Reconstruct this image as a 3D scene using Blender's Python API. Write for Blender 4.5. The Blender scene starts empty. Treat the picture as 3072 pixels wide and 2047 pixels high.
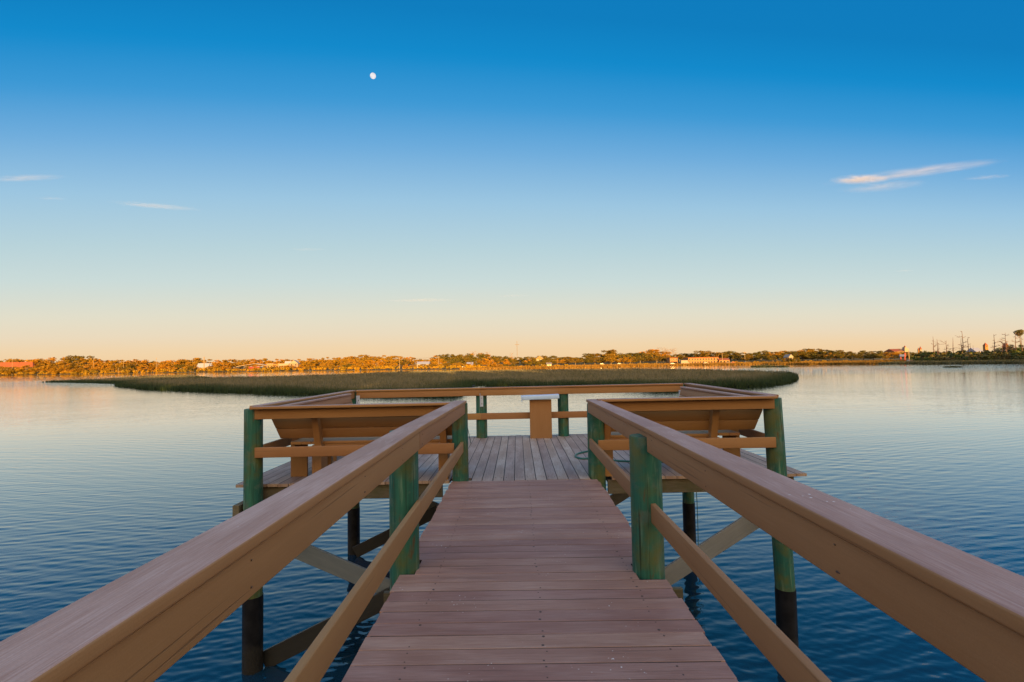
import bpy, bmesh, math, random
import numpy as np
from mathutils import Vector, Matrix, noise as mnoise

random.seed(7)
rng = np.random.default_rng(7)
SC = bpy.context.scene
COL = SC.collection
R = math.radians

# ------------------------------------------------------------------ camera
F = 1552.0                       # focal length in photo pixels (3072 wide)
DECK = 2.40                      # deck height over the water (water is z = 0)
EYE = 1.56                       # camera over the deck
CZ = DECK + EYE
ROLL = 0.018
def camdir(px, py): return Vector(((px - 1536.0) / F, -(py - 1023.5) / F, -1.0))
_y = camdir(1552, 1092).normalized()
_z = Vector((1.0, ROLL, 0.0)).cross(_y)
if _z.y < 0: _z = -_z
_z.normalize()
_x = _y.cross(_z)
ROT = Matrix((_x, _y, _z))       # camera space -> world space
cam = bpy.data.cameras.new('camera'); cam_o = bpy.data.objects.new('camera', cam); COL.objects.link(cam_o)
cam.sensor_width = 36.0; cam.lens = 36.0 * F / 3072.0
cam.clip_start = 0.05; cam.clip_end = 40000.0
cam_o.matrix_world = Matrix.Translation((0, 0, CZ)) @ ROT.to_4x4()
SC.camera = cam_o
def hor(sx): return 1092.0 - ROLL * (sx - 1552.0)
def W(sx, sy, Y):                # a point at distance Y seen at that place of the photo
    d = ROT @ camdir(sx, sy)
    return Vector((d.x * Y / d.y, Y, CZ + d.z * Y / d.y))

# ------------------------------------------------------------------ sun and sky
SUN_EL, SUN_AZ = R(3.0), R(172)  # low evening sun behind the viewer
to_sun = Vector((math.sin(SUN_AZ) * math.cos(SUN_EL), math.cos(SUN_AZ) * math.cos(SUN_EL), math.sin(SUN_EL)))
sl = bpy.data.lights.new('sun', 'SUN'); sl.energy = 5.0; sl.angle = R(0.53); sl.color = (1.0, 0.54, 0.15)
so = bpy.data.objects.new('sun', sl); COL.objects.link(so)
so.rotation_euler = to_sun.to_track_quat('Z', 'Y').to_euler(); so.location = (0, -60, 60)
SC.view_settings.view_transform = 'Standard'; SC.view_settings.look = 'None'
SC.view_settings.exposure = 1.5; SC.view_settings.gamma = 1.0
EXP = 2.0 ** 1.5
SC.cycles.max_bounces = 6; SC.cycles.diffuse_bounces = 3; SC.cycles.glossy_bounces = 3
SC.cycles.transparent_max_bounces = 8; SC.cycles.volume_bounces = 0
SC.cycles.caustics_reflective = False; SC.cycles.caustics_refractive = False
SC.cycles.use_denoising = True

def lin(c):
    return tuple((v / 255 / 12.92) if v / 255 <= 0.04045 else ((v / 255 + 0.055) / 1.055) ** 2.4 for v in c)

class NT:
    """small helper round a node tree"""
    def __init__(s, tree): s.t = tree; s.n = tree.nodes; s.l = tree.links
    def new(s, typ, **kw):
        n = s.n.new(typ)
        for k, v in kw.items(): setattr(n, k, v)
        return n
    def put(s, sock, v):
        if v is None: return
        if isinstance(v, bpy.types.NodeSocket): s.l.new(v, sock)
        else:
            if isinstance(v, (tuple, list)) and len(v) == 3 and sock.type == 'RGBA': v = (*v, 1.0)
            sock.default_value = v
    def math(s, op, a, b=None, c=None, clamp=False):
        n = s.new('ShaderNodeMath', operation=op, use_clamp=clamp)
        for i, v in enumerate((a, b, c)): s.put(n.inputs[i], v)
        return n.outputs[0]
    def mix(s, f, a, b, blend='MIX'):
        n = s.new('ShaderNodeMix', data_type='RGBA', blend_type=blend)
        s.put(n.inputs[0], f); s.put(n.inputs[6], a); s.put(n.inputs[7], b)
        return n.outputs[2]
    def noise(s, vec, scale, detail=3, rough=0.55, out=0, dist=0.0):
        n = s.new('ShaderNodeTexNoise'); s.put(n.inputs['Vector'], vec)
        n.inputs['Scale'].default_value = scale; n.inputs['Detail'].default_value = detail
        n.inputs['Roughness'].default_value = rough; n.inputs['Distortion'].default_value = dist
        return n.outputs[out]
    def mapping(s, vec, scale=(1, 1, 1), rot=(0, 0, 0), loc=(0, 0, 0)):
        n = s.new('ShaderNodeMapping'); s.put(n.inputs[0], vec)
        n.inputs['Scale'].default_value = scale; n.inputs['Rotation'].default_value = rot; n.inputs['Location'].default_value = loc
        return n.outputs[0]
    def ramp(s, f, stops, interp='LINEAR'):
        n = s.new('ShaderNodeValToRGB'); s.put(n.inputs[0], f); cr = n.color_ramp; cr.interpolation = interp
        while len(cr.elements) < len(stops): cr.elements.new(0.5)
        for e, (p, c) in zip(cr.elements, stops):
            e.position = p; e.color = (c, c, c, 1) if isinstance(c, (int, float)) else (*c[:3], 1)
        return n.outputs[0]
    def rng(s, v, a, b, c=0.0, d=1.0):
        n = s.new('ShaderNodeMapRange'); s.put(n.inputs[0], v)
        for i, q in enumerate((a, b, c, d)): n.inputs[i + 1].default_value = q
        return n.outputs[0]

# world: the Nishita evening sky blended with the saturated blue-to-peach gradient of this evening,
# laid out by height above the horizon opposite the sun
world = bpy.data.worlds.new("World"); SC.world = world; world.use_nodes = True
wt = NT(world.node_tree); wbg = wt.n['Background']
sky = wt.new('ShaderNodeTexSky'); sky.sky_type = 'NISHITA'; sky.sun_disc = False
sky.sun_elevation = SUN_EL; sky.sun_rotation = SUN_AZ
tc = wt.new('ShaderNodeTexCoord'); sep = wt.new('ShaderNodeSeparateXYZ'); wt.l.new(tc.outputs['Generated'], sep.inputs[0])
ang = wt.math('ARCTAN2', wt.math('MAXIMUM', sep.outputs[2], 0.0), wt.math('SUBTRACT', wt.math('MULTIPLY', sep.outputs[1], -math.cos(SUN_AZ)), wt.math('MULTIPLY', sep.outputs[0], math.sin(SUN_AZ))))     # 0 = horizon opposite the sun, pi = under the sun
ang = wt.math('DIVIDE', ang, math.pi)
S2P = lambda y: max(0.0, math.degrees(math.atan((1092 - y) / F)) / 180.0)
stops = [(0.0, (245, 206, 156)), (S2P(1040), (242, 213, 172)), (S2P(1000), (235, 218, 190)), (S2P(946), (227, 222, 202)), (S2P(845), (203, 219, 217)),
         (S2P(744), (184, 211, 219)), (S2P(600), (156, 198, 225)), (S2P(440), (110, 173, 221)), (S2P(300), (58, 153, 214)),
         (S2P(150), (4, 138, 205)), (S2P(0), (0, 125, 192)), (0.30, (0, 112, 182)), (0.5, (90, 140, 195)), (0.70, (190, 190, 190)), (0.82, (255, 222, 170)), (0.90, (255, 205, 140)), (1.0, (255, 190, 110))]
stops = [(p, tuple(v / EXP for v in lin(c))) for p, c in stops]
for i_, gl in ((-1, 2.2), (-2, 2.0), (-3, 2.1), (-4, 3.0), (-5, 2.4)): stops[i_] = (stops[i_][0], tuple(v * gl for v in stops[i_][1]))   # sunset glow behind the viewer; overhead sky also raised to light the dock
grad = wt.ramp(ang, stops)
nsky = wt.new('ShaderNodeVectorMath', operation='SCALE'); wt.l.new(sky.outputs[0], nsky.inputs[0]); nsky.inputs['Scale'].default_value = 0.1
SKY_MIX = 0.025
wt.l.new(wt.mix(SKY_MIX, grad, nsky.outputs[0]), wbg.inputs[0])
wbg.inputs[1].default_value = 1.0

# ------------------------------------------------------------------ helpers
def tag(o, label=None, cat=None, group=None, kind=None):
    if label: o['label'] = label
    if cat: o['category'] = cat
    if group: o['group'] = group
    if kind: o['kind'] = kind
    return o
def empty(name, loc=(0, 0, 0), label=None, cat=None, group=None, rz=0.0):
    o = bpy.data.objects.new(name, None); COL.objects.link(o); o.location = loc; o.rotation_euler.z = rz
    o.empty_display_size = 0.2
    return tag(o, label, cat, group)
def link(name, me, parent=None):
    o = bpy.data.objects.new(name, me); COL.objects.link(o)
    if parent: o.parent = parent
    return o

class MB:
    """collects shapes; build() links them as one mesh object"""
    def __init__(s): s.v = []; s.f = []; s.uv = []; s.tint = []; s.mi = []; s.sm = []
    def face(s, idx, uvs, tint, mi=0, smooth=False):
        s.f.append(idx); s.uv.extend(uvs); s.tint.append(tint); s.mi.append(mi); s.sm.append(smooth)
    def board(s, p0, p1, w, t, wdir, r=0.004, seg=1, mi=0, top=None, skew=(0, 0)):
        """a plank from p0 to p1 (centre line), w wide along wdir, t thick, edges rounded by r"""
        p0 = Vector(p0); p1 = Vector(p1); L = (p1 - p0).length
        a = (p1 - p0).normalized(); wd = Vector(wdir); wd = (wd - a * wd.dot(a)).normalized(); td = a.cross(wd)
        r = min(r, w * .45, t * .45)
        prof = []
        for cx, cy, a0 in ((w/2-r, t/2-r, 0), (-w/2+r, t/2-r, 90), (-w/2+r, -t/2+r, 180), (w/2-r, -t/2+r, 270)):
            for k in range(seg + 1):
                q = R(a0 + 90 * k / seg); prof.append((cx + r * math.cos(q), cy + r * math.sin(q)))
        n = len(prof); b = len(s.v); u0 = random.random() * 40; v0 = random.random() * 40; tint = random.random()
        for p, sk in ((p0, skew[0]), (p1, skew[1])):
            for x, y in prof: s.v.append(tuple(p + wd * x + td * y + a * (sk * x)))
        per = [0.0]
        for k in range(n):
            x, y = prof[k]; x2, y2 = prof[(k + 1) % n]; per.append(per[-1] + math.hypot(x2 - x, y2 - y))
        for k in range(n):
            j = (k + 1) % n
            mx, my = prof[k][0] + prof[j][0], prof[k][1] + prof[j][1]; ex, ey = prof[j][0] - prof[k][0], prof[j][1] - prof[k][1]
            nz = (wd * ey - td * ex).normalized().z
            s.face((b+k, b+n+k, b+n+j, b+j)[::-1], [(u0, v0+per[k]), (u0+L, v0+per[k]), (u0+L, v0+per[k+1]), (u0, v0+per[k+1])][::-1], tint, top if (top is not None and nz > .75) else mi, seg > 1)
        s.face(tuple(range(b, b+n))[::-1], [(u0 + 3 + y, v0 + x) for x, y in prof][::-1], tint, mi)
        s.face(tuple(range(b+n, b+2*n)), [(u0 + 5 + y, v0 + x) for x, y in prof], tint, mi)
        return s
    def box(s, lo, hi, r=0.003, mi=0):
        lo = Vector(lo); hi = Vector(hi); d = hi - lo; c = (lo + hi) / 2
        ax = max(range(3), key=lambda i: d[i])
        wa, ta = [(1, 2), (0, 2), (0, 1)][ax]
        p0 = c.copy(); p1 = c.copy(); p0[ax] = lo[ax]; p1[ax] = hi[ax]
        wd = Vector((0, 0, 0)); wd[wa] = 1
        return s.board(p0, p1, d[wa], d[ta], wd, r, 1, mi)
    def tube(s, pts, radii, n=10, mi=0, caps=True, wob=0.0, smooth=True):
        pts = [Vector(p) for p in pts]; b = len(s.v); tint = random.random(); u0 = random.random() * 40; v0 = random.random() * 40
        if not isinstance(radii, (list, tuple)): radii = [radii] * len(pts)
        ph = random.random() * 20
        acc = 0; us = []
        for i, p in enumerate(pts):
            d = (pts[min(i+1, len(pts)-1)] - pts[max(i-1, 0)]).normalized()
            up = Vector((0, 0, 1)) if abs(d.z) < 0.9 else Vector((0, 1, 0))
            x = d.cross(up).normalized(); y = x.cross(d)
            if i: acc += (p - pts[i-1]).length
            us.append(acc)
            for k in range(n):
                q = 2 * math.pi * k / n
                rr = radii[i] * (1 + wob * (math.sin(3*q + ph) * .6 + math.sin(5*q + 2*ph + acc) * .4))
                s.v.append(tuple(p + x * rr * math.cos(q) + y * rr * math.sin(q)))
        for i in range(len(pts) - 1):
            for k in range(n):
                j = (k + 1) % n; c0 = 2*math.pi*radii[0]/n
                s.face((b+i*n+k, b+i*n+j, b+(i+1)*n+j, b+(i+1)*n+k),
                       [(u0+us[i], v0+k*c0), (u0+us[i], v0+(k+1)*c0), (u0+us[i+1], v0+(k+1)*c0), (u0+us[i+1], v0+k*c0)], tint, mi, smooth)
        if caps:
            s.face(tuple(range(b, b+n))[::-1], [(u0 + math.cos(k)*.05, v0 + math.sin(k)*.05) for k in range(n)], tint, mi)
            e = b + (len(pts)-1)*n
            s.face(tuple(range(e, e+n)), [(u0 + math.cos(k)*.05, v0 + math.sin(k)*.05) for k in range(n)], tint, mi)
        return s
    def poly(s, verts, faces, mi=0):
        b = len(s.v); s.v.extend(tuple(v) for v in verts)
        for f in faces:
            s.face(tuple(b + i for i in f), [(verts[i][0] * .1, verts[i][2] * .1) for i in f], random.random(), mi)
        return s
    def build(s, name, mats, parent=None):
        me = bpy.data.meshes.new(name); me.from_pydata(s.v, [], s.f)
        uv = me.uv_layers.new(name='UVMap'); uv.data.foreach_set('uv', np.array(s.uv, dtype=np.float32).ravel())
        at = me.attributes.new('tint', 'FLOAT', 'FACE'); at.data.foreach_set('value', np.array(s.tint, dtype=np.float32))
        me.polygons.foreach_set('material_index', np.array(s.mi, dtype=np.int32))
        me.polygons.foreach_set('use_smooth', np.array(s.sm, dtype=bool))
        for m in (mats if isinstance(mats, (list, tuple)) else [mats]): me.materials.append(m)
        me.update(); me.validate()
        if any(s.sm): me.set_sharp_from_angle(angle=R(40))
        return link(name, me, parent)

# ------------------------------------------------------------------ materials
def mat(name):
    m = bpy.data.materials.new(name); m.use_nodes = True
    t = NT(m.node_tree); b = t.n['Principled BSDF']
    return m, t, b
def plain(name, c, rough=0.7, metal=0.0, var=0.15, scale=6.0):
    m, t, b = mat(name)
    co = t.new('ShaderNodeTexCoord').outputs['Object']
    f = t.noise(co, scale, 4)
    t.put(b.inputs['Base Color'], t.mix(f, tuple(v * (1 - var) for v in c), tuple(min(1, v * (1 + var)) for v in c)))
    b.inputs['Roughness'].default_value = rough; b.inputs['Metallic'].default_value = metal
    return m
def wood(name, c1, c2, worn, worn_amt=0.35, rough=0.62, specks=0.0, grain=0.35, tintvar=0.25, bump=0.0015, stain=None):
    """painted or weathered timber; grain runs along u of the plank"""
    m, t, b = mat(name)
    uv = t.new('ShaderNodeUVMap').outputs[0]
    co = t.new('ShaderNodeTexCoord').outputs['Object']
    at = t.new('ShaderNodeAttribute'); at.attribute_name = 'tint'; tint = at.outputs['Fac']
    g1 = t.noise(t.mapping(uv, (1.6, 55, 1)), 1.0, 5, 0.65, dist=0.6)
    g2 = t.noise(t.mapping(uv, (5.0, 240, 1)), 1.0, 3, 0.6)
    crack = t.rng(t.noise(t.mapping(uv, (0.9, 85, 1), loc=(7, 3, 0)), 1.0, 2, 0.5), 0.66, 0.73)
    blot = t.noise(t.mapping(uv, (1.1, 4.5, 1)), 1.0, 5, 0.62)
    fine = t.noise(co, 260, 2, 0.6)
    base = t.mix(t.rng(blot, 0.3, 0.7), c1, c2)
    base = t.mix(t.math('MULTIPLY', t.rng(g1, 0.3, 0.75), grain), base, tuple(v * 0.55 for v in c1))
    wmask = t.rng(t.math('ADD', t.math('MULTIPLY', blot, 0.5), t.math('MULTIPLY', g2, 0.5)), 0.47, 0.62, 0.0, worn_amt)
    base = t.mix(wmask, base, worn)
    base = t.mix(t.math('MULTIPLY', crack, 0.55), base, tuple(v * 0.3 for v in c1))
    hsv = t.new('ShaderNodeHueSaturation'); t.put(hsv.inputs['Color'], base)
    t.put(hsv.inputs['Value'], t.math('ADD', 1.0 - tintvar / 2, t.math('MULTIPLY', tint, tintvar)))
    t.put(hsv.inputs['Hue'], t.math('ADD', 0.492, t.math('MULTIPLY', tint, 0.016)))
    base = hsv.outputs[0]
    base = t.mix(t.rng(fine, 0.3, 0.7, 0.0, 0.22), base, tuple(v * 0.6 for v in c1))
    if stain:
        sm = t.rng(t.noise(co, 3.2, 4, 0.6), 0.52, 0.68, 0.0, stain[1]); base = t.mix(sm, base, stain[0])
    if specks > 0:
        v = t.new('ShaderNodeTexVoronoi', feature='F1'); t.put(v.inputs['Vector'], co); v.inputs['Scale'].default_value = 30
        sp = t.rng(v.outputs['Distance'], 0.17, 0.09)
        gate = t.math('MULTIPLY', t.rng(t.noise(co, 2.3, 2), 0.56, 0.66), t.rng(t.noise(co, 60, 1), 0.45, 0.55))
        base = t.mix(t.math('MULTIPLY', t.math('MULTIPLY', sp, gate), specks), base, (0.7, 0.7, 0.68))
    t.put(b.inputs['Base Color'], base)
    t.put(b.inputs['Roughness'], t.math('ADD', rough - 0.08, t.math('MULTIPLY', blot, 0.18)))
    b.inputs['Specular IOR Level'].default_value = 0.35
    bp = t.new('ShaderNodeBump'); bp.inputs['Distance'].default_value = bump; bp.inputs['Strength'].default_value = 0.8
    h = t.math('SUBTRACT', t.math('ADD', t.math('MULTIPLY', g1, 0.6), t.math('MULTIPLY', g2, 0.5)), t.math('MULTIPLY', crack, 1.2))
    t.put(bp.inputs['Height'], h); t.l.new(bp.outputs[0], b.inputs['Normal'])
    return m

M = {}
M['paint'] = wood('brown_paint', (0.266, 0.136, 0.052), (0.308, 0.160, 0.064), (0.32, 0.20, 0.10), 0.25, grain=0.16, tintvar=0.14, bump=0.0008)
M['cap'] = wood('faded_skylit_cap_paint', (0.285, 0.160, 0.118), (0.36, 0.218, 0.172), (0.46, 0.34, 0.30), 0.6, specks=1.0, grain=0.38, tintvar=0.12, bump=0.0022)  # faded, worn top faces, with mauve skylight mixed into the colour
M['walk'] = wood('walkway_paint', (0.255, 0.130, 0.094), (0.315, 0.172, 0.126), (0.42, 0.29, 0.24), 0.5, specks=0.9, grain=0.5, tintvar=0.30, bump=0.0022)
M['deck'] = wood('platform_paint', (0.245, 0.165, 0.125), (0.33, 0.235, 0.185), (0.43, 0.36, 0.31), 0.75, specks=0.6, grain=0.45, tintvar=0.26, bump=0.0014)
M['raw'] = wood('weathered_timber', (0.070, 0.060, 0.036), (0.125, 0.108, 0.070), (0.17, 0.16, 0.13), 0.5, grain=0.5, tintvar=0.3, bump=0.003, rough=0.85, stain=((0.05, 0.06, 0.025), 0.6))
M['brace'] = wood('grey_brace_timber', (0.105, 0.130, 0.150), (0.14, 0.165, 0.185), (0.19, 0.21, 0.22), 0.4, grain=0.25, tintvar=0.2, rough=0.85)
M['greybrace'] = wood('pale_grey_timber', (0.145, 0.160, 0.165), (0.185, 0.20, 0.205), (0.24, 0.25, 0.25), 0.4, grain=0.3, tintvar=0.2, rough=0.85)
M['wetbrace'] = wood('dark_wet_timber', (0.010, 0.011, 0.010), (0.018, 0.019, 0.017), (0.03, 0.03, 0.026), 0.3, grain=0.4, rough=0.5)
M['screw'] = plain('rusty_screw', (0.05, 0.028, 0.018), 0.6)
M['gapfill'] = plain('dark_gap_fill', (0.018, 0.014, 0.012), 0.95)
M['metal'] = plain('dull_aluminium', (0.44, 0.52, 0.66), 0.5, 0.15, 0.08, 20)
M['tray'] = plain('pale_tray', (0.40, 0.58, 0.86), 0.5, 0.0, 0.06, 9)
M['hose'] = plain('green_hose', (0.012, 0.10, 0.075), 0.4)
M['rope'] = plain('thin_green_cord', (0.02, 0.10, 0.10), 0.6)

def post_mat():
    m, t, b = mat('green_treated_pile')
    uv = t.new('ShaderNodeUVMap').outputs[0]; co = t.new('ShaderNodeTexCoord').outputs['Object']
    g1 = t.noise(t.mapping(uv, (1.2, 32, 1)), 1.0, 5, 0.6, dist=1.2)
    g2 = t.noise(t.mapping(uv, (0.7, 9, 1), loc=(3, 5, 0)), 1.0, 4, 0.6)
    crack = t.rng(t.noise(t.mapping(uv, (0.8, 60, 1), loc=(1, 8, 0)), 1.0, 2), 0.63, 0.69)
    pale = t.rng(t.noise(t.mapping(uv, (1.8, 24, 1), loc=(11, 2, 0)), 1.0, 4), 0.56, 0.72)
    base = t.mix(t.rng(g2, 0.32, 0.7), (0.010, 0.082, 0.062), (0.024, 0.135, 0.098))
    base = t.mix(t.math('MULTIPLY', t.rng(g1, 0.35, 0.7), 0.5), base, (0.008, 0.042, 0.028))
    base = t.mix(t.math('MULTIPLY', t.rng(t.noise(co, 5.5, 5, .65), .5, .62), .65), base, (0.075, 0.115, 0.090))
    base = t.mix(t.math('MULTIPLY', pale, .8), base, (0.15, 0.26, 0.19))
    base = t.mix(t.math('MULTIPLY', t.rng(t.noise(co, 2.8, 5), 0.48, 0.62), 0.75), base, (0.085, 0.085, 0.016))
    rust = t.rng(t.noise(t.mapping(uv, (2.2, 7, 1), loc=(5, 9, 0)), 1.0, 4, 0.6), 0.61, 0.68)
    base = t.mix(t.math('MULTIPLY', rust, 0.8), base, (0.085, 0.040, 0.012))
    base = t.mix(t.math('MULTIPLY', crack, 0.8), base, (0.006, 0.014, 0.008))
    t.put(b.inputs['Base Color'], base); b.inputs['Roughness'].default_value = 0.72; b.inputs['Specular IOR Level'].default_value = 0.3
    bp = t.new('ShaderNodeBump'); bp.inputs['Distance'].default_value = 0.004; bp.inputs['Strength'].default_value = 0.8
    t.put(bp.inputs['Height'], t.math('SUBTRACT', t.math('ADD', g1, t.math('MULTIPLY', g2, .6)), crack)); t.l.new(bp.outputs[0], b.inputs['Normal'])
    return m
M['post'] = post_mat()
def sleeve_mat():
    m, t, b = mat('black_pile_wrap')
    co = t.new('ShaderNodeTexCoord').outputs['Object']; uv = t.new('ShaderNodeUVMap').outputs[0]
    base = t.mix(t.rng(t.noise(co, 7, 4), 0.4, 0.65), (0.005, 0.006, 0.008), (0.012, 0.013, 0.016))
    geo = t.new('ShaderNodeNewGeometry'); sp = t.new('ShaderNodeSeparateXYZ'); t.l.new(geo.outputs['Position'], sp.inputs[0])
    low = t.rng(t.math('ADD', sp.outputs[2], t.math('MULTIPLY', t.noise(co, 9, 3), 0.25)), 0.5, 0.38)
    base = t.mix(t.math('MULTIPLY', low, 0.8), base, (0.022, 0.022, 0.020))          # barnacle belt up to the tide line
    t.put(b.inputs['Base Color'], base); b.inputs['Roughness'].default_value = 0.5; b.inputs['Specular IOR Level'].default_value = 0.12
    bp = t.new('ShaderNodeBump'); bp.inputs['Distance'].default_value = 0.012
    t.put(bp.inputs['Height'], t.math('MULTIPLY', t.noise(co, 60, 3), low)); t.l.new(bp.outputs[0], b.inputs['Normal'])
    return m
M['sleeve'] = sleeve_mat()

# ------------------------------------------------------------------ water
def water_mat():
    m, t, b = mat('river_water')
    geo = t.new('ShaderNodeNewGeometry'); pos = geo.outputs['Position']
    sp = t.new('ShaderNodeSeparateXYZ'); t.l.new(pos, sp.inputs[0])
    b.inputs['Base Color'].default_value = (0.005, 0.024, 0.045, 1); b.inputs['Roughness'].default_value = 0.4
    b.inputs['Specular IOR Level'].default_value = 0.0
    warp = t.new('ShaderNodeVectorMath', operation='ADD')
    nz = t.new('ShaderNodeTexNoise'); t.put(nz.inputs['Vector'], pos); nz.inputs['Scale'].default_value = 0.35
    sc = t.new('ShaderNodeVectorMath', operation='SCALE'); t.l.new(nz.outputs['Color'], sc.inputs[0]); sc.inputs['Scale'].default_value = 0.9
    t.l.new(pos, warp.inputs[0]); t.l.new(sc.outputs[0], warp.inputs[1]); wp = warp.outputs[0]
    h1 = t.noise(t.mapping(wp, (0.75, 2.0, 1), (0, 0, R(-7))), 1.9, 3, 0.5)
    h2 = t.noise(t.mapping(wp, (1.0, 2.0, 1), (0, 0, R(14))), 6.0, 2, 0.5)
    h3 = t.noise(t.mapping(wp, (0.6, 1.5, 1), (0, 0, R(4))), 0.42, 2, 0.5)
    h = t.math('ADD', t.math('ADD', t.math('MULTIPLY', h1, 0.075), t.math('MULTIPLY', h2, 0.016)), t.math('MULTIPLY', h3, 0.05))
    y = sp.outputs[1]
    calm = t.ramp(t.math('DIVIDE', y, 400.0), [(0.0, 0.10), (0.06, 0.14), (0.10, 0.2), (0.15, 0.24), (0.30, 0.14), (0.35, 0.5), (0.42, 0.8), (0.54, 0.7), (0.62, 0.2), (1.0, 0.2)])
    patch = t.rng(t.noise(t.mapping(pos, (0.5, 1, 1)), 0.055, 3), 0.35, 0.7, 0.6, 1.1)
    st = t.math('MULTIPLY', calm, patch)
    bp = t.new('ShaderNodeBump'); bp.inputs['Distance'].default_value = 1.0
    t.put(bp.inputs['Strength'], st); t.put(bp.inputs['Height'], h); t.l.new(bp.outputs[0], b.inputs['Normal'])
    gl = t.new('ShaderNodeBsdfGlossy'); gl.inputs['Roughness'].default_value = 0.02; gl.inputs['Color'].default_value = (1, 1, 1, 1); t.l.new(bp.outputs[0], gl.inputs['Normal'])
    fr = t.new('ShaderNodeFresnel'); fr.inputs['IOR'].default_value = 1.33; t.l.new(bp.outputs[0], fr.inputs['Normal'])
    mx = t.new('ShaderNodeMixShader'); t.put(mx.inputs[0], t.math('MULTIPLY', fr.outputs[0], 1.4, clamp=True)); t.l.new(b.outputs[0], mx.inputs[1]); t.l.new(gl.outputs[0], mx.inputs[2])
    t.l.new(mx.outputs[0], t.n['Material Output'].inputs['Surface'])
    return m
M['water'] = water_mat()
def water_mesh():
    """one sheet of water: real ripples out to 60 m, flat beyond; rows and columns widen with distance"""
    rows = np.exp(np.arange(math.log(5.0), math.log(62.0), 0.0036)); colu = np.arange(-1.35, 1.3501, 0.0042)
    Yg, T = np.meshgrid(rows, colu, indexing='ij'); Xg = Yg * T
    wr = np.random.default_rng(11); Z = np.zeros_like(Xg); cell = Yg * 0.0038
    for lam in np.concatenate([wr.uniform(.11, .18, 18), wr.uniform(.18, .34, 18), wr.uniform(.34, .7, 10), wr.uniform(1.0, 2.2, 5)]):
        th = math.pi / 2 + wr.normal() * .42 + .06; k = 2 * math.pi / lam
        am = float(np.interp(lam, [.13, .3, .5, 1.0, 2.2], [.0185, .0185, .0120, .005, .0030])) * lam / (2 * math.pi)
        ph = wr.random() * 6.28; g_ = .5 + .5 * np.sin(Xg * wr.uniform(.05, .3) + Yg * wr.uniform(.05, .3) + wr.random() * 6.28)   # wave groups
        fade = np.clip((lam / cell - 2.5) / 3.0, 0, 1)
        Z += am * g_ * 1.35 * fade * np.sin(k * (math.cos(th) * Xg + math.sin(th) * Yg) + ph + .7 * np.sin(Xg * .35 + Yg * .22 + ph))
    edge = np.clip((62 - Yg) / 22, 0, 1) * np.clip((1.35 - np.abs(T)) / .06, 0, 1) * np.clip((Yg - 5) / .4, 0, 1)
    Z *= edge * (.80 + .22 * np.sin(Xg * .21 + 1.3 * np.sin(Yg * .17) + .5) + .20 * np.sin(Yg * .43 - Xg * .09 + 1.1 * np.sin(Xg * .13 + 2.0)))   # wind patches and calmer streaks
    nr, nc = Xg.shape; V = np.stack([Xg, Yg, Z], -1).reshape(-1, 3)
    idx = np.arange(nr * nc).reshape(nr, nc)
    Q = np.stack([idx[:-1, :-1], idx[:-1, 1:], idx[1:, 1:], idx[1:, :-1]], -1).reshape(-1, 4)
    y0, y1 = rows[0], rows[-1]; t1 = colu[-1]; t0 = colu[0]; b0 = len(V)
    ex = [(-9000, -3000), (9000, -3000), (9000, y0), (-9000, y0), (t0*y0, y0), (t1*y0, y0), (t0*y1, y1), (t1*y1, y1), (-9000, y1), (9000, y1), (-9000, 14000), (9000, 14000)]
    V = np.vstack([V, [(x, y, 0) for x, y in ex]])
    Q = np.vstack([Q, np.array([(0, 1, 2, 3), (3, 4, 6, 8), (5, 2, 9, 7), (8, 9, 11, 10)]) + b0])
    me = bpy.data.meshes.new('water'); me.vertices.add(len(V)); me.vertices.foreach_set('co', V.ravel()); n = len(Q)
    me.loops.add(n * 4); me.loops.foreach_set('vertex_index', Q.ravel()); me.polygons.add(n)
    me.polygons.foreach_set('loop_start', np.arange(0, n * 4, 4)); me.polygons.foreach_set('loop_total', np.full(n, 4))
    me.polygons.foreach_set('use_smooth', np.ones(n, dtype=bool)); me.materials.append(M['water']); me.update(calc_edges=True)
    return me
tag(link('water', water_mesh()), 'calm blue river water with fine ripples', 'water', kind='structure')

# ------------------------------------------------------------------ the dock
def dz(x): return 0.004 * x                       # the platform has settled a little
rails_top = DECK + 1.095
def post(parent, x, y, top, r=0.112, lean=(0, 0), cut=0.95):
    """round green pile with a black wrap from half way down into the water"""
    p = MB(); n = 9
    pts = [(x + lean[0] * (top - z), y + lean[1] * (top - z), z) for z in np.linspace(cut, top - 0.012, n)]
    radii = [r * (1.03 - 0.04 * i / (n - 1)) for i in range(n)]
    pts.append((pts[-1][0], pts[-1][1], top)); radii.append(radii[-1] * 0.965)
    p.tube(pts, radii, 28, wob=0.012)
    o = p.build('post', M['post'], parent)
    q = MB(); ex = (x + lean[0] * (top - cut), y + lean[1] * (top - cut))
    q.tube([(*ex, -1.2), (*ex, 0.0), (*ex, cut * .5), (*ex, cut + 0.01)], r * 1.035 + 0.006, 24, wob=0.01)
    q.build('pile_wrap', M['sleeve'], o)
    return o

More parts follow.
